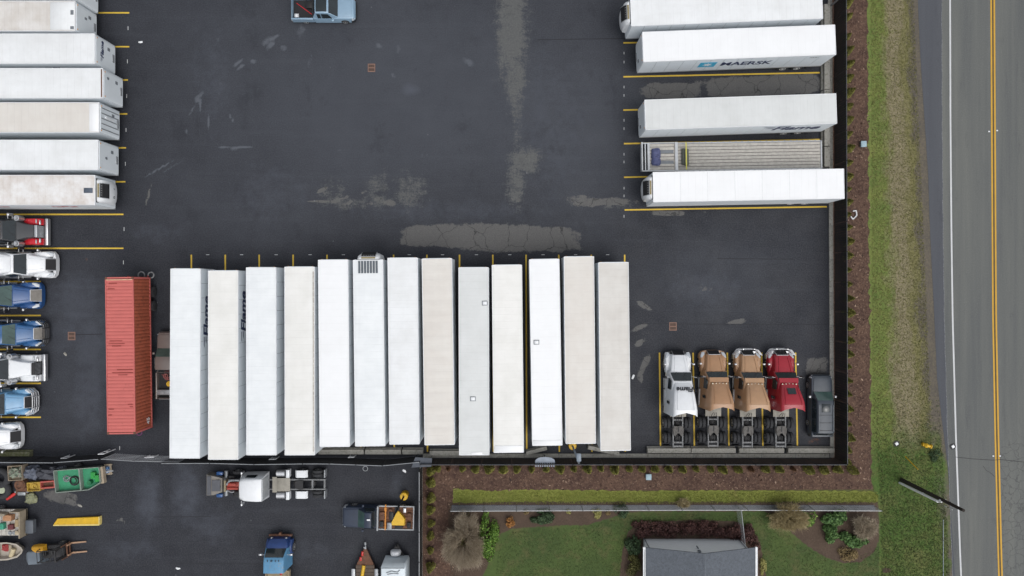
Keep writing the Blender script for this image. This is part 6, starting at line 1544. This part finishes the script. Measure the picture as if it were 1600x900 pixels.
shrub('small glossy green rhododendron between its two neighbours', 1322, 839, .55, .45, 1.0, L_RHODO, 800, .1, name='leafy_bush')
shrub('brown heather like bush at the bottom of the right garden bed', 1328, 866, 1.0, .75, .9, L_TANL, 1500, .06)
twig_shrub('brown dead clump growing through the garden fence', 1068, 786, .7, .45, .8, L_TWIGB, 500, 12)
shrub('dark weeds at the edge of the roadside grass', 1463, 711, .75, .7, .35, L_DARKG, 900, .06)
# mulch chips and grass blades: nobody could count them
def inpoly(P, poly):
    x, y = P[:,0], P[:,1]; r = np.zeros(len(P), bool); j = len(poly)-1
    for i in range(len(poly)):
        xi, yi = poly[i]; xj, yj = poly[j]
        c = ((yi > y) != (yj > y)) & (x < (xj-xi)*(y-yi)/(yj-yi+1e-12)+xi); r ^= c; j = i
    return r
def scatter(poly, n, g):
    q = np.array([W(*p) for p in poly]); lo, hi = q.min(0), q.max(0)
    P = g.uniform(lo, hi, (n,2)); return P[inpoly(P, q)]
def stuff(name, me, mat):
    o = part(name, me, mat, None); o['kind'] = 'stuff'
g = np.random.default_rng(55)
MUL = [(1306,-60),(1357,-60),(1358,0),(1361,500),(1364,763),(710,766),(710,960),(663,960),(663,726),(1306,722)]
P = scatter(MUL, 60000, g)
C = np.column_stack([P, g.uniform(.0,.05,len(P))])
L_CHIP = leaf_mat('bark_chip', D(48,32,28), D(104,78,64), D(186,160,138))
stuff('bark_chips', quads_mesh('bark_chips', leaves(C, np.tile([0,0,1.0],(len(C),1)), g.choice([.05,.08,.13], len(C), p=[.5,.38,.12])[:,None], .45, .5, g), g.uniform(0,1,len(C)), L_CHIP), L_CHIP)
def blades(P, h, mat, name, w=.03):
    n = len(P); a = g.uniform(0,2*math.pi,n); hh = h*g.uniform(.5,1.3,n); u = np.column_stack([np.cos(a), np.sin(a), 0*a])*w
    b = np.column_stack([P, np.full(n,-.01)]); tp = b + np.column_stack([g.normal(0,h*.7,n), g.normal(0,h*.7,n), hh])
    V = np.stack([b-u, b+u, tp+u*.3, tp-u*.3], 1).reshape(-1,3)
    stuff(name, quads_mesh(name, V, g.uniform(0,1,n), mat), mat)
L_G1 = leaf_mat('lawn_blade', D(48,64,30), D(74,90,42), D(116,118,70))
L_G2 = leaf_mat('verge_blade', D(90,98,46), D(122,120,68), D(152,144,98))
L_G3 = leaf_mat('strip_blade', D(108,118,48), D(140,146,64), D(170,168,100))
LAWN = [(775,900),(780,850),(800,830),(920,822),(985,803),(1190,803),(1262,858),(1320,884),(1374,850),(1374,960),(1200,960),(1190,850),(1150,814),(1000,816),(972,860),(960,960),(770,960)]
blades(scatter(LAWN, 30000, g), .06, L_G1, 'lawn_blades')
lo = scatter([(1363,600),(1466,600),(1488,960),(1376,960),(1376,790)], 30000, g)
lo = lo[g.uniform(0,1,len(lo)) < np.clip((450 - lo[:,1]*FPX/CAM_H - 610)/170, 0, 1)]
blades(lo, .08, L_G1, 'roadside_blades')
up_ = scatter([(1360,-60),(1425,-60),(1440,300),(1460,780),(1364,780)], 48000, g)
up_ = up_[g.uniform(0,1,len(up_)) > np.clip((450 - up_[:,1]*FPX/CAM_H - 620)/150, 0, 1)]
blades(up_, .07, L_G2, 'verge_blades')
blades(scatter([(710,767),(1372,769),(1372,786),(710,787)], 14000, g), .07, L_G3, 'strip_blades')
